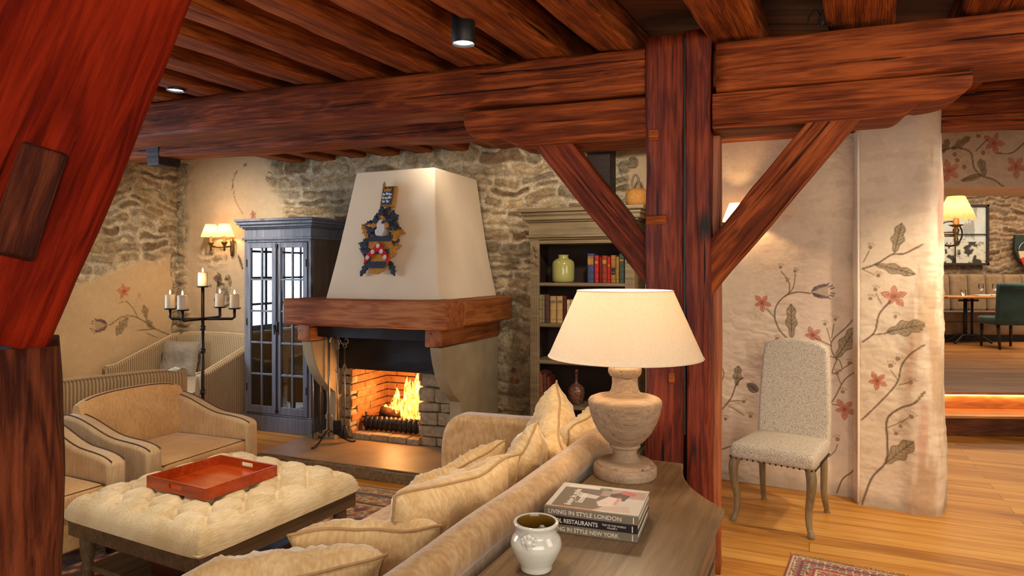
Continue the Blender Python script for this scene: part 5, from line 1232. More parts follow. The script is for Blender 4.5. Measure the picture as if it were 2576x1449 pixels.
# ------------------------------------------------------------------ ottoman with trays
OT = Vector((-1.487, 3.406, 0)); OR = radians(62.2)
ot = thing('ottoman', 'large square button-tufted cream linen ottoman on a wooden frame with a lower shelf', 'ottoman', OT, OR)
hx, hy = .505, .50
n = 110; u_, v_ = np.meshgrid(np.linspace(-1, 1, n), np.linspace(-1, 1, n))
X, Y = u_*hx, v_*hy
px_ = .20; gx = X/px_; gy = Y/px_
def near(gx, gy, off):
    ax = gx-off-np.round(gx-off); ay = gy-off-np.round(gy-off); return ax*px_, ay*px_
ax, ay = near(gx, gy, 0); bx, by = near(gx, gy, .5); d = np.minimum(np.hypot(ax, ay), np.hypot(bx, by))
inside = sstep(1.0, .86, np.abs(u_)) if False else (1-sstep(.80, .92, np.maximum(np.abs(u_), np.abs(v_))))
dd_ = np.abs(((gx+gy) % 1)-.0); dd_ = np.minimum(dd_, 1-dd_)*px_/1.414; de = np.abs((gx-gy) % 1); de = np.minimum(de, 1-de)*px_/1.414
crease = np.exp(-(np.minimum(dd_, de)/.010)**2)
edge = 1-np.maximum(np.abs(u_)**14, np.abs(v_)**14)
rim = sstep(0, 1, np.clip((1-np.maximum(np.abs(u_), np.abs(v_)))/.10, 0, 1))
puff = .044*(1-np.exp(-(d/.034)**2))
edgecrease = np.exp(-(np.minimum(np.abs(ax), 9)/.006)**2)*(1-inside)*.35*(np.abs(v_) > np.abs(u_))+np.exp(-(np.abs(ay)/.006)**2)*(1-inside)*.35*(np.abs(u_) > np.abs(v_))
Z = .364+.078*np.sqrt(np.clip(1-(1-np.clip((1-np.maximum(np.abs(u_), np.abs(v_)))/.13, 0, 1))**2, 0, 1))+(puff-.020*crease)*inside+.016*(1-inside)*rim-.022*edgecrease*rim+(fbm(X*9+5, Y*9, 3, 3)-.5)*.010*rim
cr = (1-.0*u_); Xr = X*(1-.02*(np.abs(v_)**8)); Yr = Y*(1-.02*(np.abs(u_)**8))
me = grid_mesh('cushion_top', np.stack([Xr, Yr, Z], -1), np.ones(X.shape+(3,))*.5, M['linen'], parent=ot)
bm = B(); prism(bm, [(-hx*.98, -hy*.98), (hx*.98, -hy*.98), (hx*.98, hy*.98), (-hx*.98, hy*.98)], .362, .374, 'z'); obj('cushion_band', bm, M['linen'], ot, bevel=.004)
bm = B(); r_ = .494; tube(bm, [(-r_, -.488, .370), (0, -.490, .370), (r_, -.488, .370), (.496, 0, .370), (r_, .488, .370), (0, .490, .370), (-r_, .488, .370), (-.496, 0, .370)], .006, 8, closed=True); obj('piping', bm, M['linen'], ot, smooth=True)
bt0 = None
for (i, j) in [(i, j) for i in range(-2, 3) for j in range(-2, 3)]+[(i+.5, j+.5) for i in range(-2, 2) for j in range(-2, 2)]:
    if max(abs(i), abs(j)) > 1.9: continue
    if bt0 is None:
        bm = B(); lathe(bm, [(0, 0), (.009, 0), (.011, .003), (.006, .007), (0, .008)], 10); bt0 = obj('button', bm, M['linen'], ot, smooth=True); b_ = bt0
    else: b_ = bt0.copy(); COL.objects.link(b_)
    b_.location = (i*px_, j*px_, .434)
bm = B(); box(bm, -.48, .48, -.475, -.445, .28, .362); box(bm, -.48, .48, .445, .475, .28, .362); box(bm, -.48, -.45, -.445, .445, .28, .362); box(bm, .45, .48, -.445, .445, .28, .362); box(bm, -.45, .45, -.445, .445, .345, .362); obj('rail', bm, M['frame'], ot, bevel=.005)
bm = B(); box(bm, -.42, .42, -.415, .415, .10, .13); obj('lower_shelf', bm, M['frame'], ot, bevel=.006)
for sx in (-1, 1):
    for sy in (-1, 1):
        bm = B(); lathe(bm, [(0, 0), (.022, 0), (.026, .015), (.030, .05), (.024, .09), (.030, .10), (.030, .13), (.024, .14), (.034, .20), (.036, .25), (.030, .28), (0, .28)], 18, c=(sx*.42, sy*.415, 0)); obj('leg', bm, M['frame'], ot, smooth=True)
def tray(name, label, loc, rz, w, d, h, m, th=.010, group=None):
    t = thing(name, label, 'tray', loc, rz, group)
    bm = B(); box(bm, -w/2, w/2, -d/2, d/2, 0, .008); obj('tray_base', bm, m, t)
    for sx in (-1, 1): bm = B(); box(bm, min(sx*w/2, sx*(w/2-th)), max(sx*w/2, sx*(w/2-th)), -d/2, d/2, .008, h); obj('long_side', bm, m, t, bevel=.001)
    for sy in (-1, 1):
        y0, y1 = (sy*d/2-th, sy*d/2) if sy > 0 else (sy*d/2, sy*d/2+th); bm = B()
        box(bm, -w/2+th, w/2-th, y0, y1, .008, h*.38); box(bm, -w/2+th, w/2-th, y0, y1, h*.78, h); box(bm, -w/2+th, -.045, y0, y1, h*.38, h*.78); box(bm, .045, w/2-th, y0, y1, h*.38, h*.78)
        obj('handle_end', bm, m, t)
    return t
# near-left and far-right sides carry the hand holes
tray('serving_tray', 'square reddish mahogany tray with hand holes standing on the cream ottoman', (-1.499, 3.355, .4895), OR-pi/2, .43, .425, .056, M['tray'])
bpy.data.objects['serving_tray'].rotation_euler[2] = OR+pi/2
tray('serving_tray', 'dark brown tray with a pale hand hole on the lower shelf beneath the ottoman', tuple(OT+Matrix.Rotation(OR, 3, 'Z') @ Vector((.02, -.16, .131))), OR, .72, .42, .055, M['traydark'])

# ------------------------------------------------------------------ rugs
def rug_colors(s, t, w, d, pal, seed, bw):
    e = np.minimum(np.minimum(s, w-s), np.minimum(t, d-t)); nse = (fbm(s*40, t*40, seed, 2)-.5)
    f_ = 1.0 if w > 2 else 2.2
    k = np.sin(s*26*f_+2*np.sin(t*13*f_))*np.sin(t*26*f_+2*np.sin(s*13*f_))+.6*np.sin(s*61*f_)*np.sin(t*57*f_)+nse*.9
    idx = np.digitize(k, [-.7, -.25, .15, .5, .85]); P_ = np.array(pal)
    col = P_[idx % len(pal)]
    q = np.sin(s*48*(1 if w > 2 else 1.9))*np.cos(t*48*(1 if w > 2 else 1.9))+nse; idb = np.digitize(q, [-.3, .15, .55]); Bc = P_[(idb+2) % len(pal)]
    band = (e < bw)[..., None]; col = np.where(band, Bc, col)
    for (a, b_, c) in ((0, bw*.10, pal[0]), (bw*.10, bw*.16, pal[3]), (bw*.42, bw*.48, pal[0]), (bw*.48, bw*.53, pal[4]), (bw*.9, bw*1.0, pal[0]), (bw*1.0, bw*1.06, pal[3])):
        mk = ((e >= a) & (e < b_))[..., None]; col = np.where(mk, np.array(c), col)
    return col*(.8+.4*fbm(s*70, t*70, seed+3, 2))[..., None]
M['rug'] = attr_mat('wool_rug', .95, 220, .2, .5, .006, sheen=.3)
def rug(name, label, loc, rz, w, d, pal, seed, bw, st, fringe=False, group=None):
    s, t = np.meshgrid(np.arange(0, w+st/2, st), np.arange(0, d+st/2, st)); c = rug_colors(s, t, w, d, pal, seed, bw)
    z = .009+(fbm(s*30, t*30, 2, 2)-.5)*.002; e = np.minimum(np.minimum(s, w-s), np.minimum(t, d-t)); z = z*sstep(-.001, .01, e)+.0012
    r = thing(name, label, 'rug', loc, rz, group); grid_mesh('pile', np.stack([s, t, z], -1), c, M['rug'], parent=r)
    if fringe:
        bm = B(); rnd = random.Random(3)
        for i in range(int(w/.007)):
            x = i*.007+rnd.uniform(-.002, .002); tube(bm, [(x, d, .004), (x+rnd.uniform(-.008, .008), d+.02, .003), (x+rnd.uniform(-.012, .012), d+rnd.uniform(.03, .045), .002)], .0014, 4)
        o = obj('fringe', bm, plain('wool_fringe', S(150,132,104), .9), r); o['kind'] = 'stuff'
    return r
palA = [S(60,30,26), S(112,44,32), S(150,86,52), S(188,150,96), S(72,74,72), S(196,164,110)]
bl_ = W(-.55, 4.35); rug('persian_rug', 'large worn Persian rug in rust, beige and blue-grey beneath the ottoman and sofa', (bl_.x, bl_.y, 0), AU, 3.0, 2.85, palA, 5, .34, .011)
palB = [S(150,34,26), S(176,66,48), S(120,104,78), S(214,178,128), S(70,40,36), S(196,60,44)]
c_ = Vector((1.515, 3.63, 0)); ra = radians(-29.8); dv_ = Vector((-sin(ra), cos(ra), 0)); lo = c_-dv_*1.5
rug('persian_rug', 'small red Persian rug with frayed fringe on the oak floor at the bottom right', (lo.x, lo.y, 0), ra, .95, 1.5, palB, 9, .14, .004, True)

# ------------------------------------------------------------------ sofa
SR = radians(-25); ux, uy = cos(SR), sin(SR)
def SV(a, b, z=0): return Vector((a*cos(SR)-b*sin(SR), a*sin(SR)+b*cos(SR), z))
so = thing('sofa', 'tan velvet sofa with rolled back, seen from behind, facing the ottoman', 'sofa', SV(-1.35, 2.0), SR)
y0s, y1s = -1.15, 1.24
def sweep_y(poly, y0, y1, n):
    bm = B(); rings = []
    for i in range(n+1):
        y = y0+(y1-y0)*i/n; rings.append([(x+mn.noise(Vector((x*3, y*2.5, z*3)))*.006, y, z+mn.noise(Vector((x*3+5, y*2.5, z*3)))*.006) for x, z in poly])
    return loft(bm, rings)
rc = [(.455+.058*cos(a), .795+.058*sin(a)) for a in np.linspace(radians(200), radians(-50), 16)]
bp = [(.28, .12), (.28, .40), (.315, .52), (.36, .68), (.378, .74)]+rc+[(.495, .70), (.505, .5), (.505, .12)]
obj('backrest', sweep_y(bp, y0s, y1s-.04, 60), M['velvet'], so, smooth=True)
for (ya, yb) in ((y1s-.13, y1s), (y0s, y0s+.13)):
    poly = [(-.53, .12), (-.535, .55)]+bez((-.535, .58), (-.53, .70), (-.49, .765), (-.40, .778), 10)+[(-.1, .785), (.2, .80), (.44, .845), (.50, .83), (.505, .12)]
    bm = B(); prism(bm, poly, ya, yb, 'y'); obj('arm', bm, M['velvet'], so, bevel=.035, seg=5)
bm = B(); box(bm, -.50, .48, y0s+.02, y1s-.02, .10, .26); obj('base', bm, M['velvet'], so, bevel=.012, seg=2)
bm = B(); rbox(bm, -.54, .33, y0s+.13, y1s-.13, .25, .445, .05, 5, puff=.012, cuts=5); obj('seat_cushion', bm, M['velvet'], so, smooth=True)
for x in (-.46, .44):
    for y in (y0s+.07, y1s-.07): bm = B(); lathe(bm, [(0, 0), (.018, 0), (.028, .10), (0, .10)], 12, c=(x, y, 0)); obj('leg', bm, M['dark_timber'], so)
def cushion_at(a, b, z, yaw, tilt, roll, w, h, th, label, seed):
    U = Vector((cos(SR), sin(SR), 0)); V = Vector((-sin(SR), cos(SR), 0))
    Xa = (V*cos(yaw)+U*sin(yaw)).normalized(); O_ = Xa.cross(Vector((0, 0, 1)))
    if O_.dot(U) < 0: O_ = -O_
    Ya = (O_*sin(tilt)+Vector((0, 0, cos(tilt)))).normalized(); Za = Xa.cross(Ya)
    mm = Matrix((Xa, Ya, Za)).transposed().to_4x4(); mm.translation = SV(a, b, z)
    return cushion('scatter_cushion', label, mm @ Matrix.Rotation(roll, 4, 'Z'), w, h, th, M['cush'], seed, M['cushpipe'], 'scatter cushions on the sofa')
D = radians
cushion_at(-1.16, 2.86, .690, D(-32), D(12), D(30), .50, .50, .17, 'cream cushion standing pointed upward in the far corner of the sofa', 1)
cushion_at(-1.02, 2.93, .685, D(4), D(16), D(8), .47, .47, .16, 'tan cushion tucked behind the pointed one in the far corner of the sofa', 2)
cushion_at(-1.53, 2.74, .575, D(12), D(46), D(30), .42, .36, .15, 'small cream cushion nearest the sofa seat edge, its corner pointing at the hearth', 3)
cushion_at(-1.20, 2.62, .640, D(8), D(28), D(-34), .48, .46, .17, 'cream cushion between the far corner pair and the long middle cushions', 4)
cushion_at(-1.34, 2.30, .605, D(28), D(38), D(6), .52, .46, .16, 'piped cream cushion in the middle of the sofa, long upper edge toward the viewer', 5)
cushion_at(-1.22, 1.98, .640, D(15), D(30), D(0), .54, .50, .18, 'largest wrinkled cream cushion against the middle of the sofa back', 6)
cushion_at(-1.30, 1.76, .600, D(62), D(40), D(4), .46, .44, .16, 'cream cushion with a boxy left corner in front of the largest wrinkled one', 7)
cushion_at(-1.40, 1.46, .590, D(46), D(42), D(3), .56, .46, .18, 'cream cushion cut off by the bottom edge of the view', 8)

# ------------------------------------------------------------------ sofa table
tb = thing('sofa_table', 'grey-brown painted console table with a scooped corner behind the sofa', 'table', SV(-.56, 1.9), SR)
def topoly(e):
    cv = bez((-.30+e, 2.33+e*.4), (-.43+e, 2.47+e), (-.50+e, 2.58+e), (-.527+e, 2.81+e), 14)
    return [(-.825, .95-e), (-.30+e, .95-e)]+cv+[(-.825, 2.81+e)]
sh_ = lambda P_: [(x+.56, y-1.9) for x, y in P_]
bm = B(); prism(bm, sh_(topoly(0)), .728, .75, 'z'); prism(bm, sh_(topoly(-.012)), .705, .728, 'z'); obj('table_top', bm, M['table'], tb, bevel=.006, seg=3)
bm = B(); prism(bm, sh_(topoly(-.03)), .08, .705, 'z'); obj('carcass', bm, M['table'], tb, bevel=.004)
bm = B()
for z in (.690, .60): tube(bm, [(x, y, z) for x, y in sh_(topoly(-.028))[1:-1]], .004, 6)
obj('black_line', bm, M['black'], tb)
bm = B(); prism(bm, sh_(topoly(-.01)), 0, .08, 'z'); obj('plinth', bm, M['table'], tb, bevel=.006)
for (a, b) in ((.98, 1.62), (1.66, 2.28)):
    bm = B(); box(bm, -.33+.56, -.322+.56, a-1.9, b-1.9, .61, .68); d_ = obj('drawer', bm, M['table'], tb, bevel=.003)
    bm = B(); lathe(bm, [(0, 0), (.006, 0), (.006, .012), (.012, .016), (.012, .022), (0, .026)], 14); bmesh.ops.transform(bm, matrix=Matrix.Translation((.238, (a+b)/2-1.9, .645)) @ Matrix.Rotation(pi/2, 4, 'Y'), verts=bm.verts); obj('knob', bm, M['black'], d_, smooth=True)
    bm = B(); box(bm, -.33+.56, -.324+.56, a-1.9, b-1.9, .12, .585); box(bm, -.324+.56, -.322+.56, a+.06-1.9, b-.06-1.9, .18, .53); obj('door', bm, M['table'], tb, bevel=.003)

# ------------------------------------------------------------------ table lamp
def crisp(o):
    e = o.modifiers.new('crisp', 'EDGE_SPLIT'); e.split_angle = radians(38); return o
LP_ = Vector((.441, 2.61, .7505)); k = 2.61/1680
lm = thing('table_lamp', 'large turned pale wood urn lamp with a wide white cone shade on the console table', 'lamp', LP_)
zz = lambda y: max(0, (1197-y)*k)
prof = [(0, 0), (76, 0), (79, .006), (79, zz(1174)), (76, zz(1169)), (71, zz(1168)), (70, zz(1163)), (66, zz(1160)), (44, zz(1158)), (36, zz(1153)), (31, zz(1146)), (29.5, zz(1138)), (30, zz(1126))]
bm = B(); lathe(bm, [(r*k, z) for r, z in prof]+[(0, zz(1126))], 48); crisp(obj('plinth', bm, M['urn'], lm, smooth=True))
prof = [(0, zz(1128)), (36, zz(1127)), (39, zz(1123)), (37, zz(1118)), (50, zz(1107)), (66, zz(1088)), (79, zz(1063)), (87, zz(1040)), (91.5, zz(1018)), (92, zz(1010)), (88, zz(1004)), (78, zz(1000)), (55, zz(995)), (40, zz(990)), (34.5, zz(982)), (31.5, zz(965)), (32, zz(950)), (37, zz(947)), (41, zz(940)), (42, zz(931)), (38, zz(923)), (31, zz(918)), (30, zz(908)), (0, zz(905))]
prof = [(r, z) for r, z in prof]
bm = B(); lathe(bm, [(r*k, z) for r, z in prof], 48)
bmesh.ops.recalc_face_normals(bm, faces=bm.faces); crisp(obj('urn', bm, M['urn'], lm, smooth=True))
bm = B(); n = 64
zb_, zt_ = 1.214-.75, 1.470-.75; rb_, rt_ = 192*k*1.0, 119*k
rings = [[(r*cos(2*pi*i/n), r*sin(2*pi*i/n), z) for i in range(n)] for r, z in ((rt_-.002, zt_-.001), (rb_-.002, zb_+.001), (rb_, zb_), (rt_, zt_), (rt_-.002, zt_-.001))]
loft(bm, rings, cap=False); obj('lamp_shade', bm, M['shade'], lm, smooth=False)
bm = B()
for (r, z) in ((rb_, zb_), (rt_, zt_)): tube(bm, [((r)*cos(a), (r)*sin(a), z) for a in np.linspace(0, 2*pi, 65)[:-1]], .0028, 6, closed=True)
obj('shade_rim', bm, M['hood'], lm, smooth=True)
bm = B(); tube(bm, [(0, 0, zz(906)), (0, 0, zb_+.16)], .008, 8); tube(bm, [(-rt_, 0, zt_-.01), (rt_, 0, zt_-.01)], .002, 6); tube(bm, [(0, 0, zb_+.15), (0, 0, zt_-.01)], .003, 6); obj('lamp_holder', bm, M['brass'], lm, smooth=True)
point('table_lamp_bulb', LP_+Vector((0, 0, .62)), 7, (1, .78, .52), .03)

# ------------------------------------------------------------------ books on the console
def text_mesh(name, s, size, m, parent, M4, ext=.0004, bold=0, align='LEFT', sx=1):
    cu = bpy.data.curves.new('t', 'FONT'); cu.body = s; cu.size = size; cu.extrude = ext; cu.offset = bold; cu.align_x = align; cu.resolution_u = 3
    o = bpy.data.objects.new('t', cu); COL.objects.link(o); dg = bpy.context.evaluated_depsgraph_get()
    me = bpy.data.meshes.new_from_object(o.evaluated_get(dg)); me.name = name
    bpy.data.objects.remove(o); me.transform(M4 @ Matrix.Diagonal((sx, 1, 1, 1))); me.materials.clear()
    return link(name, me, m, parent)
BL = Vector((.098, 2.052, .751)); br = radians(-19.5)
M['bk_grey'] = plain('jacket_grey', S(122,112,96), .35, 0, .5, .06, 20); M['bk_black'] = plain('jacket_black', S(36,32,38), .3, 0, .5, .06, 20)
M['lett'] = plain('lettering', S(214,206,190), .5)
bl3 = [('COFFEE', 'bottom coffee-table book of the stack, grey-brown spine lettered for New York', 'LIVING IN STYLE NEW YORK', M['bk_grey'], .285, .238, 0.002),
       ('', 'middle coffee-table book of the stack, black spine lettered for restaurants', 'COOL RESTAURANTS', M['bk_black'], .288, .236, -.001),
       ('', 'top coffee-table book of the stack, grey spine and a photographic cover', 'LIVING IN STYLE LONDON', M['bk_grey'], .290, .240, 0)]
for i, (_, lab, tx, m_, w_, d_, sl) in enumerate(bl3):
    t = thing('coffee_table_book', lab, 'book', BL+Vector((sl, 0, i*.0257)), br+sl*2, 'coffee-table books on the console'); th = .0253
    bm = B(); box(bm, 0, w_, 0, d_, 0, .0025); box(bm, 0, w_, 0, d_, th-.0025, th); box(bm, 0, w_, -.0015, .003, 0, th); obj('cover', bm, m_, t, bevel=.0008)
    bm = B(); box(bm, .003, w_-.004, .003, d_-.004, .0026, th-.0026); obj('pages', bm, M['paper'], t)
    Mx = Matrix.Translation((.014 if i else .014, -.0016, .0062)) @ Matrix.Rotation(pi/2, 4, 'X')
    full = {2: .225, 1: .155, 0: .215}[i]
    o = text_mesh('spine_title', tx, .0178, M['lett'], t, Matrix.Identity(4), .0003, .0003)
    xs = [v.co.x for v in o.data.vertices]; s_ = full/max(xs); o.data.transform(Mx @ Matrix.Diagonal((s_, 1, 1, 1)))
    if i == 1:
        o = text_mesh('spine_subtitle', 'TOP OF THE WORLD', .0075, M['lett'], t, Matrix.Translation((.182, -.0016, .013)) @ Matrix.Rotation(pi/2, 4, 'X'), .0003, .0001)
        o = text_mesh('spine_subtitle', 'VOLUME 2', .0065, M['lett'], t, Matrix.Translation((.197, -.0016, .0055)) @ Matrix.Rotation(pi/2, 4, 'X'), .0003, .0001)
    bm = B(); box(bm, w_-.017, w_-.014, -.0022, -.0014, .003, th-.004); obj('spine_emblem', bm, M['lett'], t)
    if i == 2:
        s, tt = np.meshgrid(np.linspace(.002, w_-.002, 150), np.linspace(.004, d_-.002, 124)); u1, v1 = s/w_, tt/d_
        c = np.ones(s.shape+(3,))*np.array(S(206,198,186)); pc = Paint(s, tt, c)
        P2 = lambda L_: [(a*w_, b*d_) for a, b in L_]
        pc.poly(P2([(.06, .06), (.55, .06), (.62, .3), (.62, .78), (.5, .82), (.06, .82)]), S(124,112,100), 1.1)
        pc.poly(P2([(.5, .6), (.98, .6), (.98, .9), (.5, .9)]), S(176,150,140), .9); pc.poly(P2([(.0, .0), (.6, .0), (.5, .05), (0, .05)]), S(206,120,92), .9)
        pc.poly(P2([(.62, .5), (.78, .48), (.82, .7), (.7, .8), (.6, .7)]), S(96,84,84), 1.0); pc.poly(P2([(.55, .2), (.7, .25), (.75, .55), (.6, .6), (.5, .35)]), S(226,206,196), 1.0)
        pc.poly(P2([(.7, .75), (.86, .7), (.88, .82), (.72, .9)]), S(196,104,104), .8); pc.poly(P2([(.25, .5), (.48, .45), (.5, .58), (.28, .64)]), S(214,204,196), .9)
        pc.poly(P2([(.45, .8), (.6, .82), (.58, .92), (.46, .92)]), S(100,118,100), .8); pc.poly(P2([(.5, .05), (.9, .08), (.85, .3), (.6, .22)]), S(196,170,156), .7)
        pc.poly(P2([(.68, .3), (.72, .3), (.74, .6), (.70, .6)]), S(206,150,130), .8); pc.poly(P2([(.1, .86), (.45, .86), (.45, .92), (.1, .92)]), S(224,216,210), .9)
        M['coverm'] = attr_mat('printed_cover', .25, 80, .03, .02, .001, spec=.6)
        cv_ = grid_mesh('cover_picture', np.stack([s, tt, np.full(s.shape, th+.0004)], -1), c, M['coverm'], parent=t)
        Mt = Matrix.Translation((.075, .03, th+.0007)) @ Matrix.Rotation(pi/2, 4, 'Z')
        text_mesh('cover_title', 'living in style', .030, M['lett'], t, Mt, .0002, .0006); text_mesh('cover_title', 'london', .032, M['lett'], t, Matrix.Translation((.105, .06, th+.0007)) @ Matrix.Rotation(pi/2, 4, 'Z'), .0002, .0008)
# vase
vc = Vector((.0645, 1.79, .7505)); kk = 1.79/1680
vs_ = thing('ceramic_vase', 'small white glazed pot with a lion mask and olive inside on the console table', 'vase', vc, radians(-10))
pr_ = [(0, .0), (.040, 0), (.043, .004), (.042, .012), (.046, .022), (.058, .045), (.067, .066), (.069, .080), (.064, .096), (.057, .106), (.055, .112), (.055, .130), (.060, .134), (.061, .140), (.058, .144), (.052, .142)]
bm = B(); lathe(bm, [(r*1.0, z*.90) for r, z in pr_], 48, cap=False); obj('body', bm, M['white_cer'], vs_, smooth=True)
M['olive'] = plain('olive_glaze', S(110,78,26), .15, 0, .6, .1, 8)
bm = B(); lathe(bm, [(.0525, .128), (.050, .12), (.050, .10), (.060, .075), (.055, .045), (.0, .02)], 40, cap=False); obj('inner_glaze', bm, M['olive'], vs_, smooth=True)
for a in (-100, 78):
    bm = B(); rnd = random.Random(2); c0 = Vector((cos(radians(a)), sin(radians(a)), 0)); e0 = Vector((-c0.y, c0.x, 0))
    for (x, z, r) in ((0, .092, .013), (0, .080, .010), (-.010, .103, .007), (.010, .103, .007), (-.013, .090, .008), (.013, .090, .008), (0, .107, .008), (0, .070, .006), (-.006, .076, .005), (.006, .076, .005), (-.018, .098, .005), (.018, .098, .005)):
        t = bmesh.new(); bmesh.ops.create_uvsphere(t, u_segments=10, v_segments=8, radius=r, matrix=Matrix.Translation(c0*.0600+e0*x+Vector((0, 0, z)))); me = bpy.data.meshes.new('t'); t.to_mesh(me); t.free(); bm.from_mesh(me)
    obj('lion_mask', bm, M['white_cer'], vs_, smooth=True)

# ------------------------------------------------------------------ upholstered chair by the painted wall
def speckle(name):
    m, nt, b = nodes(name); b.inputs['Roughness'].default_value = .9; b.inputs['Specular IOR Level'].default_value = .15
    vo = N(nt, 'ShaderNodeTexVoronoi', Scale=105.0); L(nt, coords(nt), vo.inputs['Vector'])
    n_ = N(nt, 'ShaderNodeTexNoise', Scale=260.0, Detail=2.0); L(nt, coords(nt), n_.inputs['Vector'])
    a = N(nt, 'ShaderNodeMath', operation='MULTIPLY'); L(nt, n_.outputs[0], a.inputs[0]); a.inputs[1].default_value = 1.0
    r = ramp(nt, a.outputs[0], [(.40, S(150,132,110)), (.54, S(214,200,176))]); L(nt, r.outputs[0], b.inputs['Base Color']); bump(nt, b, n_.outputs[0], .2, .003); return m
M['speck'] = speckle('speckled_weave')
ch = thing('dining_chair', 'high-backed chair in speckled cream fabric with cabriole legs against the painted wall', 'chair', (1.70, 4.19, 0), radians(-38))
rings = []
def backw(z): return .232-.012*(z-.45)/.6
outl = [(-.222, .43), (-.224, .60), (-.218, .80), (-.208, .97), (-.202, 1.03), (-.190, 1.055), (-.15, 1.078), (-.08, 1.098), (0, 1.104), (.08, 1.098), (.15, 1.078), (.190, 1.055), (.202, 1.03), (.208, .97), (.218, .80), (.224, .60), (.222, .43)]
bm = B(); prism(bm, outl, .195, .265, 'y')
for v in bm.verts: v.co.y += (v.co.z-.43)*.10
obj('backrest', bm, M['speck'], ch, bevel=.022, seg=4)
bm = B(); rbox(bm, -.25, .25, -.26, .235, .385, .485, .035, 5, puff=.022, cuts=4)
for v in bm.verts:
    t = (v.co.y+.26)/.5; v.co.x *= 1-.10*max(0, t)
obj('seat', bm, M['speck'], ch, smooth=True)
nl0 = None
for p_ in [(-.235+.47*k/14, -.262, .395) for k in range(15)]+[(sx*(.250-.023*k/11), -.235+.42*k/11, .395) for k in range(12) for sx in (-1, 1)]:
    if nl0 is None:
        bm = B(); bmesh.ops.create_icosphere(bm, subdivisions=2, radius=.0062); nl0 = obj('nailhead', bm, M['black'], ch, smooth=True); b_ = nl0
    else: b_ = nl0.copy(); COL.objects.link(b_)
    b_.location = p_
for sx in (-1, 1):
    pts = spline([(sx*.215, -.225, .40), (sx*.228, -.24, .33), (sx*.222, -.235, .24), (sx*.208, -.222, .14), (sx*.212, -.228, .06), (sx*.225, -.242, .02), (sx*.228, -.246, .0)], 6)
    n_ = len(pts); rr = [np.interp(i/(n_-1), [0, .15, .45, .75, .88, 1], [.030, .030, .022, .0165, .021, .018]) for i in range(n_)]
    bm = B(); tube(bm, pts, rr, 12); obj('leg', bm, M['chairleg'], ch, smooth=True)
    pts = spline([(sx*.19, .20, .42), (sx*.192, .205, .28), (sx*.19, .21, .14), (sx*.197, .25, .03), (sx*.198, .262, 0)], 6); n_ = len(pts)
    rr = [np.interp(i/(n_-1), [0, .5, .85, 1], [.024, .019, .016, .020]) for i in range(n_)]
    bm = B(); tube(bm, pts, rr, 10); obj('leg', bm, M['chairleg'], ch, smooth=True)

# ------------------------------------------------------------------ dining room contents
FZ = .36
bn = thing('banquette', 'long channel-tufted beige banquette bench along the far dining room wall', 'bench', (8.9, 11.48, FZ))
bm = B(); box(bm, -1.9, 2.2, -.32, .35, 0, .12); obj('plinth', bm, M['black'], bn)
bm = B(); rbox(bm, -1.9, 2.2, -.45, .30, .12, .34, .03, 3); obj('seat_base', bm, M['bench'], bn, smooth=True)
bm = B(); rbox(bm, -1.9, 2.2, -.46, .20, .34, .49, .05, 4); obj('seat_cushion', bm, M['bench'], bn, smooth=True)
for k in range(13):
    x = -1.9+k*.315; bm = B(); rbox(bm, x+.004, x+.311, .10, .34, .48, 1.12, .06, 5)
    for v in bm.verts: v.co.y += (v.co.z-.48)*.08
    obj('back_channel', bm, M['bench'], bn, smooth=True)
# table
dtb = thing('dining_table', 'round-cornered wooden dining table on a black iron pedestal before the banquette', 'table', (7.45, 10.9, FZ))
bm = B(); rbox(bm, -.55, .75, -.32, .32, .74, .775, .012, 3); obj('table_top', bm, M['riser'], dtb, smooth=True)
bm = B(); tube(bm, [(-.05, 0, .08), (-.05, 0, .74)], .03, 10); tube(bm, [(.06, 0, .08), (.06, 0, .74)], .02, 10); tube(bm, [(-.16, 0, .70), (.16, 0, .70)], .018, 8)
for sx in (-1, 1): tube(bm, spline([(0, 0, .12), (sx*.12, -.05, .14), (sx*.24, -.1, .06), (sx*.30, -.12, .015)], 5), .018, 8)
for sx in (-1, 1): tube(bm, spline([(0, 0, .12), (sx*.12, .05, .14), (sx*.24, .1, .06), (sx*.30, .12, .015)], 5), .018, 8)
obj('pedestal', bm, M['black'], dtb, smooth=True)
tz = FZ+.776
for k, (x, y, lab) in enumerate(((7.62, 10.85, 'tall stemmed wine glass on the dining table, left'), (7.88, 10.9, 'stemmed wine glass on the dining table beside the teal chair'), (7.40, 10.95, 'low tumbler on the dining table at the far left'))):
    bm = B(); 
    if k < 2: lathe(bm, [(0, 0), (.034, .001), (.004, .006), (.004, .08), (.02, .10), (.036, .13), (.038, .16), (.030, .20)], 20, cap=False)
    else: lathe(bm, [(0, 0), (.03, 0), (.035, .10)], 20, cap=False)
    tag(obj('wine_glass', bm, M['clear'], smooth=True, loc=(x, y, tz)), lab, 'glass', 'glasses on the dining table')
for k, (x, y, lab) in enumerate(((7.55, 10.72, 'folded white napkin on the dining table, left'), (7.82, 10.78, 'folded white napkin on the dining table nearest the teal chair'))):
    bm = B(); rbox(bm, -.10, .10, -.05, .05, 0, .025, .01, 3); tag(obj('napkin', bm, plain('napkin', S(226,216,200), .9), smooth=True, loc=(x, y, tz)), lab, 'napkin', 'napkins on the dining table')
tc = thing('dining_chair', 'teal upholstered dining chair seen from behind in the far dining room', 'chair', (7.56, 10.25, FZ), radians(172))
bm = B(); rbox(bm, -.26, .26, .20, .29, .40, 1.0, .035, 4)
for v in bm.verts: v.co.y += (v.co.z-.4)*.08
obj('backrest', bm, M['teal'], tc, smooth=True)
bm = B(); tube(bm, [(-.25, .335, .955), (.25, .335, .955)], .038, 12); obj('back_roll', bm, M['teal'], tc, smooth=True)
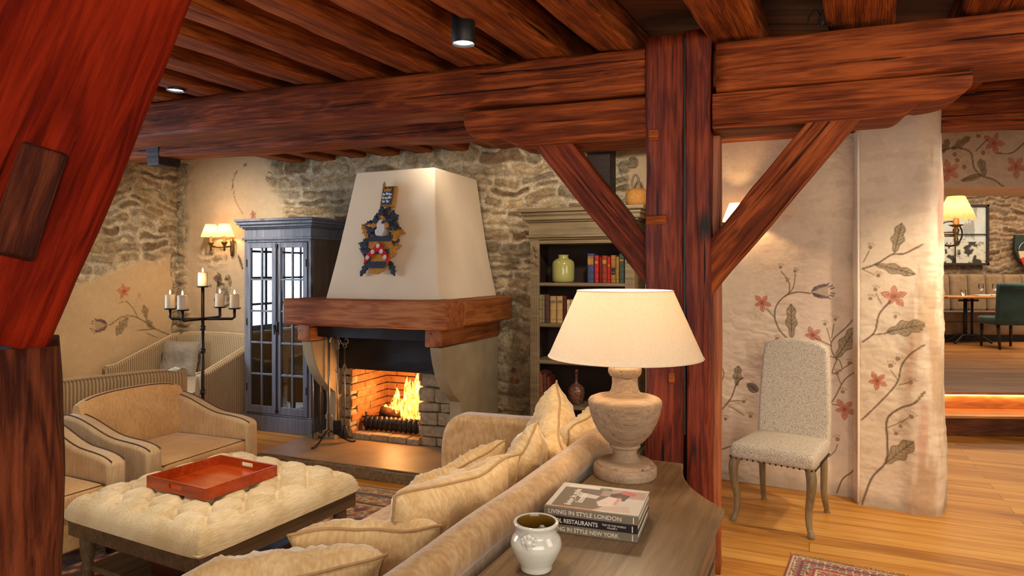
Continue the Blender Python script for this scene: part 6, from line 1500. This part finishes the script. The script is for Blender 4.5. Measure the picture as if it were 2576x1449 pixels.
bm = B(); rbox(bm, -.26, .26, -.28, .25, .36, .48, .04, 4); obj('seat', bm, M['teal'], tc, smooth=True)
for sx in (-1, 1):
    for y, ye in ((-.22, -.23), (.22, .27)): bm = B(); tube(bm, [(sx*.21, y, .37), (sx*.21, ye, 0)], [.026, .018], 8); obj('leg', bm, M['dark_timber'], tc, smooth=True)
# picture behind iron muntins
pf = thing('framed_picture', 'large dark-framed snowy garden photograph on the far dining room wall', 'picture', (7.86, 11.90, 1.64))
bm = B()
for (x0, x1, z0, z1) in ((-.62, -.58, 0, 1.08), (.58, .62, 0, 1.08), (-.62, .62, 0, .04), (-.62, .62, 1.04, 1.08)): box(bm, x0, x1, -.04, .02, z0, z1)
obj('picture_frame', bm, M['dark_timber'], pf, bevel=.005)
s, tt = np.meshgrid(np.linspace(-.58, .58, 160), np.linspace(.04, 1.04, 140))
c = np.ones(s.shape+(3,))*np.array(S(186,190,186))*(.8+.4*fbm(s*5, tt*5, 3, 3))[..., None]
low = (tt < .42)[..., None]; blob_ = sstep(.42, .6, fbm(s*13, tt*13, 7, 3))[..., None]; c = np.where(low, np.array(S(60,56,50))*(1-blob_)+np.array(S(196,192,176))*blob_, c)
tr = ((np.abs(s+.1*np.sin(tt*3)-.35) < .13) & (tt > .45))[..., None]*sstep(.4, .55, fbm(s*18, tt*9, 9, 3))[..., None]; c = c*(1-tr*.6)+np.array(S(110,104,90))*tr*.6
grid_mesh('print', np.stack([s, np.full(s.shape, -.005), tt], -1), c, attr_mat('photo_print', .4, 60, .03, .02, .001), parent=pf)
bm = B(); cxr, czr, rr_ = .0, .60, .24
tube(bm, [(cxr+.02, -.03, 0), (cxr+.02, -.03, 1.08)], .010, 6); tube(bm, [(-.6, -.03, .55), (.6, -.03, .55)], .010, 6)
obj('muntin', bm, M['black'], pf)
sd = thing('wall_plaque', 'green shield plaque carrying a cream and red cup shape on the dining room wall', 'plaque', (9.16, 11.88, 1.62))
bm = B(); prism(bm, [(-.22, .56), (.22, .56), (.24, .3), (.16, .1), (0, -.02), (-.16, .1), (-.24, .3)], -.03, .03, 'y'); obj('shield', bm, plain('shield_green', S(34,48,38), .6), sd, bevel=.008)
bm = B(); prism(bm, [(-.19, .27), (.19, .27), (.16, .14), (-.16, .14)], -.06, -.03, 'y'); obj('cream_band', bm, plain('cream_band', S(206,182,140), .6), sd, bevel=.006)
bm = B(); prism(bm, [(-.16, .14), (-.11, .165), (-.06, .14), (0, .165), (.06, .14), (.11, .165), (.16, .14), (.08, -.02), (0, -.05), (-.08, -.02)], -.062, -.032, 'y'); obj('red_tip', bm, plain('red_tip', S(200,44,32), .6), sd, bevel=.006)
bm = B(); tube(bm, [(.18*cos(a), -.045, .28+.17*sin(a)) for a in np.linspace(0, pi, 20)], .010, 8); obj('metal_hoop', bm, M['steel'], sd, smooth=True)
